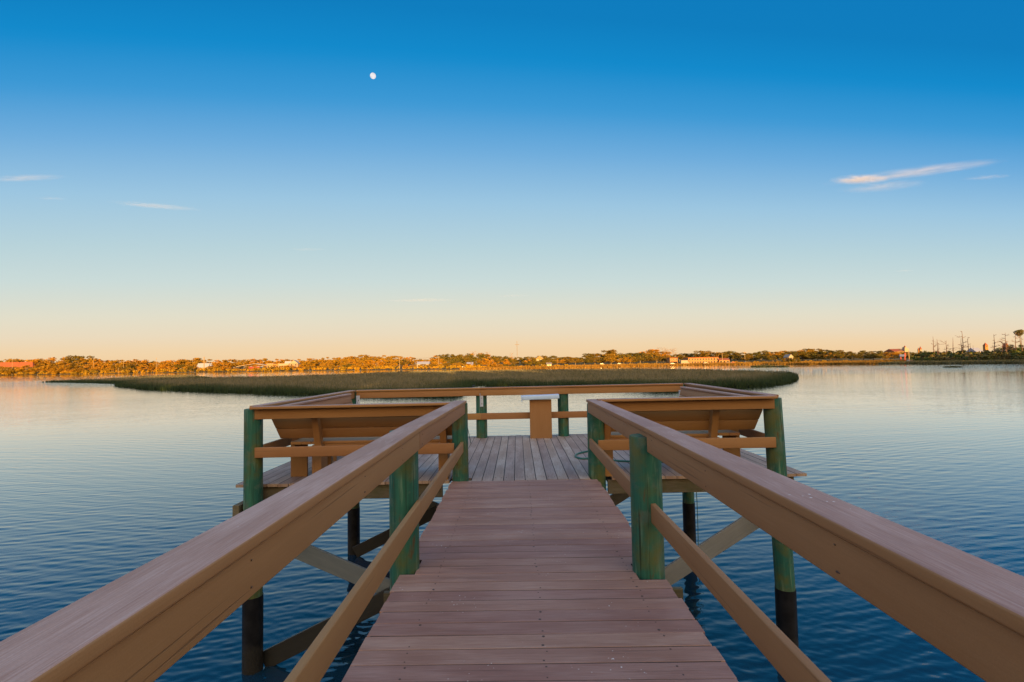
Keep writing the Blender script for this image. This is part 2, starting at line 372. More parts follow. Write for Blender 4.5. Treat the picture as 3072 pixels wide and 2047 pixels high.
# --- walkway
walk = empty('boardwalk', (0, 3, DECK), 'pinkish brown plank walkway leading straight out to the platform', 'boardwalk')
def child(o, root): o.parent = root; o.matrix_parent_inverse = Matrix.Translation(root.location).inverted(); return o
PITCH = 0.1462
d = MB(); y = 7.005; k = 0
while y > -4.2:
    xl = -0.905 + random.uniform(-.012, .012); xr = 1.048 + random.uniform(-.015, .012); zz = random.uniform(-.0010, .0010)
    yc = y - PITCH / 2
    for px, py, side in ((-0.898, 4.06, -1), (0.95, 3.93, 1)):       # boards are cut back round the posts
        if abs(yc - py) < 0.14:
            if side < 0: xl = px + 0.105 - random.uniform(0, .006)
            else: xr = px - 0.108 + random.uniform(0, .006)
    d.box((-0.88, yc - PITCH / 2 - .006, DECK - .03), (1.03, yc - PITCH / 2 + .006, DECK - .0012), .001, 2)  # dark strip filling the gap between two boards
    skew = random.uniform(-.004, .004)
    d.board((xl, yc - skew, DECK - .019 + zz), (xr, yc + skew, DECK - .019 + zz), 0.1406, 0.038, (0, 1, 0), 0.0015, 1)
    for sx in (-0.62, 0.12, 0.80):
        for q in (-.042, .042):
            if random.random() < .8:
                jx = sx + random.uniform(-.012, .012); jy = yc + q + random.uniform(-.008, .008); rr = random.choice((.0045, .006, .009))
                d.tube([(jx, jy, DECK - .004 + zz), (jx, jy, DECK + .0012 + zz)], rr, 7, mi=1)
    y -= PITCH; k += 1
child(d.build('decking', [M['walk'], M['screw'], M['gapfill']]), walk)
for sx in (-0.72, 0.12, 0.86):
    s_ = MB(); s_.board((sx, -4.2, DECK - .14), (sx, 7.0, DECK - .14), 0.19, 0.045, (0, 0, 1), .004)
    child(s_.build('stringer', M['raw']), walk)
for yy in (4.22, -0.2):
    s_ = MB(); s_.board((-1.1, yy, DECK - .345), (1.28, yy, DECK - .345), 0.2, 0.045, (0, 0, 1), .004)
    child(s_.build('cross_beam', M['raw']), walk)

# --- walkway railings
def railing(name, label, side, inner, posts_xy, segs, lowx):
    root = empty(name, (inner, 3, DECK), label, 'railing', 'railings along the boardwalk')
    for i, (x, y, r, top) in enumerate(posts_xy): child(post(None, x, y, top, r), root)
    for (x0, y0, z0), (x1, y1, z1) in segs:       # x of the inner face, z of the cap top
        c = MB(); off = side * 0.070
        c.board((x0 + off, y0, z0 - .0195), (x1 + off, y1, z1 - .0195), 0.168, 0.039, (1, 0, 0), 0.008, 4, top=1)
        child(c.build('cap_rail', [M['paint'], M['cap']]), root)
        f = MB(); of = side * 0.019
        f.board((x0 + of + side * .004, y0 + .002, z0 - .045 - .067), (x1 + of + side * .004, y1 - .002, z1 - .045 - .067), 0.134, 0.038, (0, 0, 1), 0.006, 3)
        f.board((x0 + of + side * .009, y0 + .002, z0 - .0425), (x1 + of + side * .009, y1 - .002, z1 - .0425), 0.024, 0.0065, (1, 0, 0), 0.001, 1, 1)
        nl = y0 + .09
        while nl < y1 - .05:      # nail heads
            q = (nl - y0) / (y1 - y0); xx = x0 + (x1 - x0) * q + side * .004; zq = z0 + (z1 - z0) * q
            for dzz in (.075, .150): f.tube([(xx + side * .004, nl + random.uniform(-.02, .02), zq - dzz), (xx - side * .001, nl, zq - dzz)], random.choice((.0025, .0035)), 7, mi=1)
            nl += random.uniform(.7, 1.3)
        child(f.build('side_board', [M['paint'], M['screw']]), root)
    for (x0, y0), (x1, y1) in lowx:
        f = MB(); f.board((x0 + side * .019, y0, DECK + .455), (x1 + side * .019, y1, DECK + .455), 0.138, 0.038, (0, 0, 1), 0.006, 3)
        child(f.build('lower_rail', M['paint']), root)
    return root
zt = DECK + 1.095
railing('railing', 'brown wooden railing along the left edge of the boardwalk', -1, -0.757,
        [(-0.87, -2.2, .112, zt - .04), (-0.87, 0.42, .112, zt - .04), (-0.898, 4.06, .112, zt - .04), (-0.80, 7.10, .109, zt - .055)],
        [((-0.757, -3.6, zt), (-0.757, 0.62, zt)), ((-0.757, 0.626, zt), (-0.757, 4.0, zt)), ((-0.757, 4.006, zt), (-0.715, 7.06, zt - .020))],
        [((-0.757, -3.5), (-0.757, 4.0)), ((-0.757, 4.006), (-0.745, 7.02))])
railing('railing', 'brown wooden railing along the right edge of the boardwalk with a stepped cap joint', 1, 0.906,
        [(0.96, -2.2, .115, zt - .09), (0.96, 0.42, .115, zt - .09), (0.952, 3.95, .117, zt - .093), (1.065, 7.19, .117, zt - .10)],
        [((0.906, -3.6, zt), (0.906, 0.62, zt)), ((0.906, 0.626, zt), (0.908, 3.72, zt)), ((0.936, 3.726, zt - .014), (0.945, 7.10, zt - .034))],
        [((0.955, -3.5), (0.955, 3.95)), ((0.955, 3.956), (0.962, 7.12))])

# --- platform
plat = empty('viewing_platform', (0, 9.2, DECK), 'square timber viewing platform at the end of the walkway on green piles', 'platform')
d = MB(); x = -3.87
while x < 3.83:
    zz = random.uniform(-.0022, .0022) + dz(x); y0 = 7.08 + random.uniform(-.008, .008); y1 = 11.39 + random.uniform(-.012, .012)
    if -0.93 < x + .07 < 1.1: y0 = 7.012
    xc = x + PITCH / 2
    d.box((x - .007, 7.12, DECK - .03 + dz(x)), (x + .007, 11.3, DECK - .0014 + dz(x)), .001, 2)  # dark strip in the gap beside each platform board
    for px, py in ((-.80, 7.10), (1.065, 7.19)):
        if abs(xc - px) < .17: y0 = py + .115
    d.board((xc, y0, DECK - .019 + zz), (xc, y1, DECK - .019 + zz), 0.1375, 0.038, (1, 0, 0), 0.0015, 1)
    for yy in (7.2, 8.6, 10.0, 11.25):
        for q in (-.04, .04):
            if random.random() < .7: d.tube([(xc + q, yy, DECK - .004 + zz), (xc + q, yy + random.uniform(-.01, .01), DECK + .001 + zz)], .005, 6, mi=1)
    x += PITCH
child(d.build('decking', [M['deck'], M['screw'], M['gapfill']]), plat)
def part(parent, name, m, p0, p1, w, t, wd, r=.004, seg=1, top=None):
    b = MB(); b.board(p0, p1, w, t, wd, r, seg, top=top); return child(b.build(name, m), parent)
for (a, b_) in (((-3.70, 7.135), (-1.05, 7.135)), ((1.20, 7.135), (3.67, 7.135)), ((-3.70, 11.30), (3.67, 11.30))):
    part(plat, 'rim_board', M['raw'], (a[0], a[1], DECK - .038 - .098 + dz(a[0])), (b_[0], b_[1], DECK - .038 - .098 + dz(b_[0])), 0.19, 0.04, (0, 0, 1))
for sx in (-3.72, 3.69):
    part(plat, 'rim_board', M['raw'], (sx, 7.11, DECK - .136 + dz(sx)), (sx, 11.33, DECK - .136 + dz(sx)), 0.19, 0.04, (0, 0, 1))
for sx in np.linspace(-3.1, 3.1, 8):
    part(plat, 'joist', M['raw'], (sx, 7.16, DECK - .136), (sx, 11.27, DECK - .136), 0.18, 0.04, (0, 0, 1))
for sx in (-3.74, -3.38, 3.27, 3.60):
    part(plat, 'beam', M['raw'], (sx, 6.86, DECK - .355), (sx, 11.5, DECK - .355), 0.235, 0.085, (0, 0, 1), .006)
PT = DECK + 1.035
outer = [(-3.56, 6.96, .117, (0, 0)), (3.385, 6.96, .117, (0.03, 0)), (-3.55, 11.16, .117, (0, 0)), (3.58, 11.16, .117, (0, 0)), (-.787, 11.17, .117, (0, 0)), (.967, 11.17, .115, (0, 0))]
posts = [child(post(None, x, y, PT + dz(x), r, ln), plat) for x, y, r, ln in outer]
# pale metal rod brackets screwed to the posts
for (x, y, par) in ((-.775, 11.035, 4), (-3.40, 11.02, 2), (3.44, 11.02, 3)):
    b = MB(); ztop = PT - .11
    b.box((x - .034, y, ztop - .26), (x + .034, y + .008, ztop + .02)); b.box((x - .034, y - .034, ztop - .26), (x - .026, y, ztop + .02))
    for zz in (.08, .20): b.tube([(x + .006, y - .004, ztop - zz), (x + .006, y + .001, ztop - zz)], .009, 8, mi=1)
    o = b.build('metal_bracket', [M['metal'], M['screw']]); child(o, plat)
# cross braces under the platform: two bents
for yb, dl in ((7.105, 0.0), (11.0, 0.03)):
    part(plat, 'brace', M['brace'], (-3.72, yb, 1.80), (0.95, yb, -0.22), 0.235, 0.045, (0, 0, 1))
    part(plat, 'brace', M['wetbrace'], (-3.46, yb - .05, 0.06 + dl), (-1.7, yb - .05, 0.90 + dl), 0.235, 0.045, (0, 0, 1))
    part(plat, 'brace', M['brace'], (-1.7, yb - .05, 0.90 + dl), (0.98, yb - .05, 2.10 + dl), 0.235, 0.045, (0, 0, 1))
    part(plat, 'brace', M['greybrace'], (3.52, yb, 2.03), (0.55, yb, 0.20), 0.235, 0.045, (0, 0, 1))

# --- platform railing
pr = empty('platform_railing', (0, 9, DECK), 'brown timber railing round the viewing platform', 'railing')
CT = DECK + 1.072
def run(p0, p1, n, capw=0.15, segs=1, lower=True):
    """cap, side board and lower rail between two plan points; n points to the outside"""
    p0 = Vector((*p0, 0)); p1 = Vector((*p1, 0)); n = Vector((*n, 0))
    for k in range(segs):
        a = p0.lerp(p1, k / segs); b = p0.lerp(p1, (k + 1) / segs)
        if k: a = a + (b - a).normalized() * .004
        za, zb = dz(a.x), dz(b.x)
        up = lambda z: Vector((0, 0, z))
        cw = n.cross(Vector((0, 0, 1)))
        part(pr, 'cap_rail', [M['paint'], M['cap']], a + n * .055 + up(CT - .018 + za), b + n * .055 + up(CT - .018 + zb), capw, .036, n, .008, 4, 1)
        part(pr, 'side_board', M['paint'], a + n * .019 + up(CT - .04 - .067 + za), b + n * .019 + up(CT - .04 - .067 + zb), .134, .038, (0, 0, 1), .006, 3)
        if lower: part(pr, 'lower_rail', M['paint'], a + n * .019 + up(DECK + .46 + za), b + n * .019 + up(DECK + .46 + zb), .136, .038, (0, 0, 1), .006, 3)
run((-3.52, 6.90), (-0.86, 6.93), (0, -1))
run((1.05, 6.93), (3.36, 6.88), (0, -1))
run((-3.44, 11.03), (-.79, 11.03), (0, 1)); run((-.786, 11.03), (3.50, 11.03), (0, 1))
run((-3.50, 6.99), (-3.49, 11.10), (-1, 0)); run((3.36, 6.99), (3.555, 11.10), (1, 0))

# --- benches
def bench(label, origin, rz, L, ends, mitre=(0, 0)):
    """a plank bench, seat along local x, back towards local -y, standing on its leg boards"""
    root = empty('bench', (origin[0], origin[1], DECK + dz(origin[0])), label, 'bench', 'plank benches round the platform', rz)
    SH = .54; D0 = .06
    s_ = MB()
    for k in range(3): s_.board((0, D0 + .075 + k * .148, SH - .019), (L, D0 + .075 + k * .148, SH - .019), .142, .038, (0, 1, 0), .006, 2)
    s_.build('seat', M['paint'], root)
    b = MB(); lean = R(17); dirv = Vector((0, -math.sin(lean), math.cos(lean)))
    for k in range(3):
        c = Vector((0, D0 + .01, SH + .055)) + dirv * (.07 + k * .150)
        b.board(c - Vector((mitre[0] * (.55 + .045 * k), 0, 0)), c + Vector((L + mitre[1] * (.55 + .045 * k), 0, 0)), .144, .038, dirv, .006, 2, skew=(-.3 * mitre[0], .3 * mitre[1]))
    b.build('backrest', M['paint'], root)
    if mitre == (0, 0):
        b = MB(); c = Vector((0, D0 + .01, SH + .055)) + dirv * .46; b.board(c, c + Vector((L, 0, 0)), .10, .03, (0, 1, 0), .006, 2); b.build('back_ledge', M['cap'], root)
    for xe in ends:
        l = MB(); l.board((xe, D0 + .0, 0.001), (xe, D0 + .0, SH - .039), .24, .13 if mitre != (0, 0) else .04, (0, 1, 0)); l.build('leg', M['paint'], root)
        l = MB(); l.board((xe, D0 + .40, 0.001), (xe, D0 + .40, SH - .039), .14, .04, (0, 1, 0)); l.build('leg', M['paint'], root)
        l = MB(); c = Vector((xe, D0 - .028, SH - .04)); l.board(c - dirv * .08, c + dirv * .50, .11, .09, (0, 1, 0)); l.build('back_bracket', M['paint'], root)
    f = MB(); f.board((.05, D0 + .02, SH - .075), (L - .05, D0 + .02, SH - .075), .07, .036, (0, 0, 1)); f.build('seat_frame', M['paint'], root)
    return root
bench('bench along the left side railing of the platform', (-3.25, 10.15), R(-90), 2.9, (.22, 1.4, 2.60))
bench('bench along the right side railing of the platform', (3.13, 7.25), R(90), 2.85, (.32, 1.5, 2.62))
bench('bench along the near railing left of the walkway', (-2.80, 7.20), 0, 1.98, (.02, 1.76), (1, 0))
bench('bench along the near railing right of the walkway', (1.02, 7.20), 0, 1.72, (.20, 1.66), (0, 1))
# end boards of the side benches, wide face to the walkway
# --- pedestal with a tray top
pt_ = empty('pedestal_table', (.47, 11.0, DECK), 'brown box pedestal with a pale tray on top standing at the far railing', 'pedestal table')
b = MB(); b.box((-.228, -.13, 0.001), (.228, -.02, .80), .004); b.build('pedestal', M['paint'], pt_)
b = MB()
tl = 0.03
def tz(x): return .80 + tl * (x + .39)
b.board((-.385, -.09, tz(-.385) + .045), (.385, -.09, tz(.385) + .045), .26, .085, (0, 1, 0), .008, 2)
b.board((-.40, -.09, tz(-.40) + .03), (-.378, -.09, tz(-.378) + .03), .26, .115, (0, 1, 0), .006, 2)
b.build('tray', M['tray'], pt_)

# --- hose and cords
b = MB(); zz = DECK + .018
hp = [(1.02 + .30, 9.2, zz), (1.02, 8.9, zz), (.93, 8.62, zz), (1.0, 8.42, zz), (1.16, 8.44, zz), (1.2, 8.6, zz), (1.3, 8.35, zz), (1.6, 8.15, zz), (2.0, 8.05, zz), (2.5, 7.98, zz), (2.9, 8.1, zz), (3.0, 8.3, zz)]
def smooth_path(p, n=6):
    p = [Vector(q) for q in p]; out = []
    for i in range(len(p) - 1):
        a, b_, c, d_ = p[max(i-1, 0)], p[i], p[i+1], p[min(i+2, len(p)-1)]
        for k in range(n):
            t = k / n
            out.append(.5 * ((2*b_) + (c-a)*t + (2*a-5*b_+4*c-d_)*t*t + (3*b_-a-3*c+d_)*t**3))
    return out + [p[-1]]
b.tube(smooth_path(hp), .016, 8)
tag(b.build('garden_hose', M['hose']), 'green hose lying in a loop on the platform boards behind the right corner post', 'hose')
b = MB(); b.tube(smooth_path([(3.62, 11.05, DECK - .06), (3.70, 11.0, 1.2), (3.70, 11.0, -.1)]), .008, 6)
tag(b.build('cord', M['rope']), 'thin green cord hanging from the right of the platform into the water', 'cord')
b = MB(); b.tube([(-.98, 8.0, DECK + 1.0), (-.90, 9.2, DECK + .45), (-.95, 10.3, DECK + .01)], .006, 6)
tag(b.build('cord', M['rope']), 'thin dark cord slanting down to the boards behind the left corner post', 'cord')

# ================================================================== the river banks
SHORE = [(-500, 990), (-200, 950), (0, 900), (500, 780), (1000, 614), (1400, 463), (1650, 400), (2000, 440), (2300, 400), (2600, 307), (3072, 225), (3300, 200), (3600, 175)]
def shoreY(sx): return float(np.interp(sx, [p[0] for p in SHORE], [p[1] for p in SHORE]))
GP = [(-4, -.5), (0, -.02), (3, .22), (14, .7), (40, 1.3), (90, 2.6), (260, 5.5), (1000, 9), (9000, 13)]
def groundz(off): return float(np.interp(off, [p[0] for p in GP], [p[1] for p in GP]))
def bx(sx, Y): return W(sx, hor(sx), Y).x       # x of a bearing at distance Y

def foliage(name, stops, transl=0.0):
    m, t, b = mat(name)
    oi = t.new('ShaderNodeObjectInfo').outputs['Random']; at = t.new('ShaderNodeAttribute'); at.attribute_name = 'tint'
    f = t.math('ADD', t.math('MULTIPLY', oi, 0.72), t.math('MULTIPLY', at.outputs['Fac'], 0.28))
    t.put(b.inputs['Base Color'], t.ramp(f, [(i / (len(stops) - 1), c) for i, c in enumerate(stops)]))
    b.inputs['Roughness'].default_value = 0.75; b.inputs['Specular IOR Level'].default_value = 0.15
    return m
M['gold'] = foliage('rusty_golden_foliage', [(.15, .10, .010), (.28, .145, .007), (.20, .125, .010), (.34, .155, .007), (.18, .115, .012)])
M['olive'] = foliage('olive_oak_foliage', [(.060, .060, .010), (.125, .088, .009), (.080, .072, .010), (.17, .10, .009), (.068, .066, .012)])
M['shrub'] = foliage('golden_shrub_foliage', [(.27, .165, .012), (.36, .20, .012), (.22, .15, .014), (.34, .17, .010)])
M['bankgreen'] = foliage('dark_green_shrub_foliage', [(.035, .060, .018), (.065, .085, .022), (.11, .088, .035), (.045, .062, .022)])
M['bark'] = plain('grey_brown_bark', (.13, .10, .07), .9, 0, .3, 2)
M['deadwood'] = plain('bare_dead_wood', (.11, .065, .05), .9, 0, .25, 3)
M['twig'] = plain('pale_bare_twigs', (.26, .17, .10), .9, 0, .2, 3)

def ground_mat():
    m, t, b = mat('bank_soil_and_dry_grass')
    co = t.new('ShaderNodeNewGeometry').outputs['Position']
    n = t.noise(t.mapping(co, (.5, 1, 1)), .06, 5, .65)
    t.put(b.inputs['Base Color'], t.ramp(n, [(.3, (.05, .045, .02)), (.5, (.13, .09, .03)), (.7, (.17, .12, .05))]))
    b.inputs['Roughness'].default_value = .95; b.inputs['Specular IOR Level'].default_value = .1
    return m
M['ground'] = ground_mat()
g = MB(); cols = list(range(-500, 3601, 60)); vv = []; ff = []
offs = [p[0] for p in GP]
for sx in cols:
    for o_ in offs:
        jit = 6 * mnoise.noise(Vector((sx * .013, 3, 1))) if o_ < 30 else 0
        Y = shoreY(sx) + o_ + jit; vv.append((bx(sx, Y), Y, groundz(o_)))
n = len(offs)
for i in range(len(cols) - 1):
    for j in range(n - 1): ff.append((i*n+j, (i+1)*n+j, (i+1)*n+j+1, i*n+j+1))
g.poly(vv, ff)
tag(g.build('ground', M['ground']), 'low far bank of soil and dry grass', 'ground', kind='structure')
# the bank behind the viewer
g = MB(); g.poly([(-900, -2600, 6), (900, -2600, 6), (900, -60, 1.2), (900, -40, -.5), (-900, -40, -.5), (-900, -60, 1.2)], [(0, 1, 2, 5), (5, 2, 3, 4)])
tag(g.build('ground', M['ground']), 'low bank the walkway starts from', 'ground', kind='structure')

# ---- leaf clouds
def leaf_mesh(name, centres, radii, per, size, m, squash=.8):
    V = []; Fc = []; T = []
    for (c, r) in zip(centres, radii):
        tn = random.random()
        for _ in range(per):
            d = rng.normal(size=3); d /= np.linalg.norm(d); rr = r * (rng.random() ** .4)
            p = np.array(c) + d * rr * np.array([1, 1, squash])
            a = rng.normal(size=3); a /= np.linalg.norm(a); b_ = np.cross(a, rng.normal(size=3)); b_ /= np.linalg.norm(b_)
            s = size * (.6 + .8 * rng.random()); b0 = len(V)
            V += [p - a*s - b_*s*.6, p + a*s - b_*s*.7, p + a*s*.7 + b_*s*.6, p - a*s*.8 + b_*s*.7]
            Fc.append((b0, b0+1, b0+2, b0+3)); T.append(min(1, max(0, .5 + (tn - .5) * .6 + rng.normal() * .12)))
    me = bpy.data.meshes.new(name); me.from_pydata([tuple(v) for v in V], [], Fc)
    at = me.attributes.new('tint', 'FLOAT', 'FACE'); at.data.foreach_set('value', np.array(T, dtype=np.float32))
    me.materials.append(m); me.update()
    return me
def oak_mesh(m, kind, low=.24):
    cs = []; rs = []
    n = {'oak': 30, 'tall': 28, 'round': 24}[kind]
    for i in range(n):
        a = random.random() * 6.283; q = math.sqrt(random.random())
        if kind == 'oak': rad = .50 * q; z = low + (.86 - low) * math.sqrt(max(0, 1 - q*q * .8)) * random.uniform(.1, 1)
        elif kind == 'tall': rad = .30 * q; z = .22 + .66 * random.random()
        else: rad = .40 * q; z = .22 + .62 * math.sqrt(max(0, 1 - q*q * .8)) * random.uniform(0, 1)
        cs.append((rad * math.cos(a), rad * math.sin(a), z)); rs.append(random.uniform(.09, .15))
    return leaf_mesh('crown', cs, rs, 84, .022, m)
def trunk_mesh(h=.6, r=.035, m=None):
    b = MB(); b.tube([(0, 0, -.05), (.01, 0, h * .4), (0, .01, h)], [r, r * .75, r * .4], 7)
    for k in range(4):
        a = k * 1.6 + random.random(); e = (math.cos(a) * .28, math.sin(a) * .28, h * 1.15)
        b.tube([(0, 0, h * .45), (e[0] * .5, e[1] * .5, h * .8), e], [r * .5, r * .35, r * .12], 5)
    o = b.build('trunk', m or M['bark']); me = o.data; bpy.data.objects.remove(o); return me
CR = {k: [oak_mesh(M[k], s, .22 if k == 'gold' else .27) for s in ('oak', 'oak', 'round', 'tall', 'round', 'oak')] for k in ('gold', 'olive')}
TRK = [trunk_mesh() for _ in range(3)]
BUSH = {k: [leaf_mesh('foliage', [(random.uniform(-.55, .55), random.uniform(-.4, .4), random.uniform(.12, .62)) for _ in range(9)], [random.uniform(.2, .34) for _ in range(9)], 40, .085, M[k], .8) for _ in range(4)] for k in ('shrub', 'bankgreen')}

def tree(x, y, z, h, crown, label, group, wide=1.0, name='oak_tree', cat='tree'):
    r = empty(name, (x, y, z), label, cat, group, random.random() * 6.28); r.scale = (h * wide, h * wide, h)
    link('trunk', random.choice(TRK), r); link('crown', crown, r); return r

def bush(x, y, z, h, me, label, group, wide=1.0):
    o = link('shrub', me); o.location = (x, y, z); o.scale = (h * wide, h * wide, h); o.rotation_euler.z = random.random() * 6.28
    return tag(o, label, 'shrub', group)

TOPS = [(-300, 1082), (-100, 1082), (0, 1081), (70, 1073), (130, 1076), (160, 1068), (230, 1066), (280, 1075), (350, 1078), (370, 1075), (470, 1081), (560, 1075), (610, 1072),
        (680, 1079), (730, 1074), (800, 1076), (900, 1075), (940, 1071), (1020, 1068), (1060, 1067), (1110, 1064), (1150, 1065), (1190, 1068), (1235, 1066), (1275, 1074),
        (1300, 1066), (1365, 1056), (1390, 1060), (1420, 1056), (1450, 1063), (1480, 1056), (1510, 1067), (1545, 1071), (1600, 1065), (1660, 1064), (1700, 1067), (1760, 1066),
        (1790, 1057), (1840, 1048), (1870, 1057), (1920, 1054), (1960, 1046), (1990, 1058), (2020, 1063), (2070, 1057), (2100, 1056), (2125, 1047), (2160, 1056), (2190, 1050), (2230, 1057),
        (2300, 1050), (2330, 1049), (2400, 1048), (2420, 1045), (2470, 1047), (2520, 1050), (2600, 1052), (2680, 1055), (2760, 1055), (2820, 1056), (3300, 1050)]
def topy(sx): return float(np.interp(sx, [p[0] for p in TOPS], [p[1] for p in TOPS]))
def where(sx):
    marks = [(-400, 'at the far left end'), (110, 'right of the red roofed house'), (330, 'between the two thin left poles'), (560, 'behind the pole with arms'),
             (700, 'behind the long canopy roof'), (860, 'right of the pale houses'), (1060, 'left of the power pole'), (1210, 'right of the power pole'),
             (1360, 'left of the tall cross'), (1530, 'at the foot of the tall cross'), (1650, 'right of the tall cross'), (1790, 'in the tallest tree clump'),
             (1990, 'by the arcade building'), (2200, 'left of the white gable house'), (2390, 'right of the white gable house'), (2600, 'below the red roofed church')]
    return [w_ for s, w_ in marks if sx >= s][-1]
# back row follows the skyline, the middle row stands lower in front of it
clear = [(-40, 105), (580, 640), (700, 905), (1245, 1290), (2000, 2200)]
def is_clear(sx): return any(a <= sx <= b for a, b in clear)
for row, (off, fr_, step) in enumerate(((150, -.03, 22), (75, .18, 27), (26, .48, 28))):
    sx = -160.0
    while sx < (2790, 2790, 1560)[row]:
        px = sx + random.uniform(-7, 7); Y = shoreY(px) + off + random.uniform(-1, 1) * (25, 25, 12)[row]; gz = groundz(off)
        wy = hor(px) + F * CZ / shoreY(px)
        f = fr_ + random.uniform(-.04, .12) * (row > 0) + abs(random.gauss(0, .05))
        if row == 2: f = max(f, float(np.interp(px, [900, 1250, 1560], [0, .52, .60])))
        if row == 1 and is_clear(px): sx += step; continue
        if row == 2 and is_clear(px): f = .40 if px < 110 else (.50 if px > 820 else .60)
        ty = topy(px) + f * (wy - topy(px)); h = (W(px, ty, Y).z - gz) * 1.05
        pal = 'gold' if random.random() < np.interp(px, [900, 1250, 1700, 2800], [.95, .62, .20, .18]) else 'olive'
        tone = 'rusty golden' if pal == 'gold' else 'olive green'
        tree(bx(px, Y), Y, gz, max(3.5, h), random.choice(CR[pal]), '%s %s tree %s' % (tone, ('back row', 'middle row', 'front row')[row], where(px)),
             'trees on the far bank', random.uniform(1.35, 2.0) * float(np.interp(px, [1400, 1700], [1, 1.25])))
        sx += step
for px, ty, off, lb in ((1598, 1073, 24, 'olive tree at the left corner of the yellow house'), (1619, 1080, 22, 'small olive tree in front of the yellow house'), (1641, 1072, 24, 'olive tree at the right corner of the yellow house'),
                       (2360, 1070, 14, 'olive tree at the left of the white gable house'), (2373, 1078, 12, 'low olive tree in front of the white gable house'), (2388, 1069, 14, 'olive tree at the right of the white gable house')):
    Y = shoreY(px) + off; tree(bx(px, Y), Y, groundz(off), W(px, ty, Y).z - groundz(off), random.choice(CR['olive']), lb, 'trees on the far bank', 1.3)
# golden shrubs along the waterline
sx = -150.0
while sx < 2720:
    px = sx + random.uniform(-5, 5); off = random.uniform(10, 40) if px > 1500 else random.uniform(5, 26)
    hgt = random.uniform(2.2, 4.2) * np.interp(px, [0, 1000, 1500, 1800, 2700], [1.9, 1.35, 1.0, .6, .6])
    if not (2040 < px < 2200):
        Y = shoreY(px) + off
        bush(bx(px, Y), Y, groundz(off) - .2, hgt, random.choice(BUSH['shrub']), 'golden shrub at the waterline %s' % where(px), 'shrubs along the far waterline', random.uniform(1.0, 1.7))
    sx += 17 if px < 1500 else 22
# dark green thicket on the right bank, in shade
sx = 2745.0
while sx < 3260:
    for row in range(3):
        px = sx + random.uniform(-7, 7); off = 16 + row * 16; Y = shoreY(px) + off
        ty = (1066, 1057, 1049)[row] - (px - 2780) * .012 + random.uniform(-4, 5); hgt = max(2.0, W(px, ty, Y).z - groundz(off))
        if px < 2790: hgt *= .6
        bush(bx(px, Y), Y, groundz(off) - .2, hgt / .9, random.choice(BUSH['bankgreen']),
             'dark green bush in the %s of the thicket under the dead trees' % ('front', 'middle', 'back')[row], 'bushes on the right bank', random.uniform(.8, 1.2))
    sx += 15
# ---- bare and dead trees
def branchy(px, ty, Y, gz, seed, spread=.25, n=9, m='deadwood', name='dead_tree', label='', group=None, r0=.022, lean=0.0):
    rs = random.Random(seed); top = W(px, ty, Y); h = top.z - gz
    root = empty(name, (bx(px, Y), Y, gz), label, 'tree', group)
    b = MB(); axis = [(lean * h * t + rs.uniform(-.012, .012) * h * (t > 0), rs.uniform(-.01, .01) * h, t * h) for t in np.linspace(0, 1, 7)]
    b.tube(axis, [r0 * h * (1 - .8 * i / 6) for i in range(7)], 7); b.build('trunk', M[m], root)
    b = MB()
    for k in range(n):
        t = rs.uniform(.38, .97); a = rs.uniform(0, 6.28); L = spread * h * rs.uniform(.35, 1) * (1.15 - t * .6); i = min(5, int(t * 6)); f = t * 6 - i
        s_ = Vector(axis[i]).lerp(Vector(axis[i + 1]), f); e = s_ + Vector((math.cos(a) * L, math.sin(a) * L, L * rs.uniform(-.1, .7)))
        mid = s_.lerp(e, .5) + Vector((0, 0, -L * .08)); b.tube([s_, mid, e], [r0 * h * .42, r0 * h * .28, r0 * h * .1], 5)
        for q in range(2):
            e2 = mid + Vector((math.cos(a + rs.uniform(-1, 1)) * L * .5, math.sin(a + rs.uniform(-1, 1)) * L * .5, L * rs.uniform(0, .5)))
            b.tube([mid, e2], [r0 * h * .22, r0 * h * .08], 4)
    b.build('branches', M[m], root); return root
SN = [(2804, 1010, .18, 6, -.04, 'leftmost tall dead trunk on the right bank'), (2813.6, 1017, .10, 3, 0, 'slim dead pole trunk beside the leftmost dead tree'), (2817, 1032, .08, 2, 0, 'short dead stub right of the slim pole trunk'),
      (2840, 1021, .75, 10, .02, 'low dead tree with wide spreading broken limbs'), (2860, 1013, .10, 3, .03, 'dead trunk with one bent tip right of the spreading dead tree'), (2889, 994, .26, 14, .02, 'tallest dead tree on the right bank'),
      (2884, 1014, .12, 4, .03, 'dead trunk standing close against the tallest dead tree'), (2905, 1011, .16, 5, .02, 'thin dead trunk just right of the tallest dead tree'), (2913, 1033, .06, 2, 0, 'short bare stub in the middle of the dead trees'),
      (2921, 1036, .06, 2, 0, 'short bare stub left of the dark roof'), (2985, 1003, .30, 12, 0, 'bushy topped dead tree right of the red tower'), (3006, 1022, .40, 8, .06, 'leaning dead tree forked near its top'),
      (3019, 999, .30, 12, 0, 'tall dead tree above the pink roof'), (3049, 1001, .40, 12, 0, 'dead tree with crooked twigs left of the pine'), (3067, 1012, .20, 6, 0, 'dead trunk under the pine crown')]
for i, (px, ty, sp_, n_, ln, lb) in enumerate(SN):
    Y = shoreY(px) + 46; branchy(px, ty, Y, groundz(46), i + 3, sp_, n_, 'deadwood', 'dead_tree', lb, 'dead trees on the right bank', .022, ln)
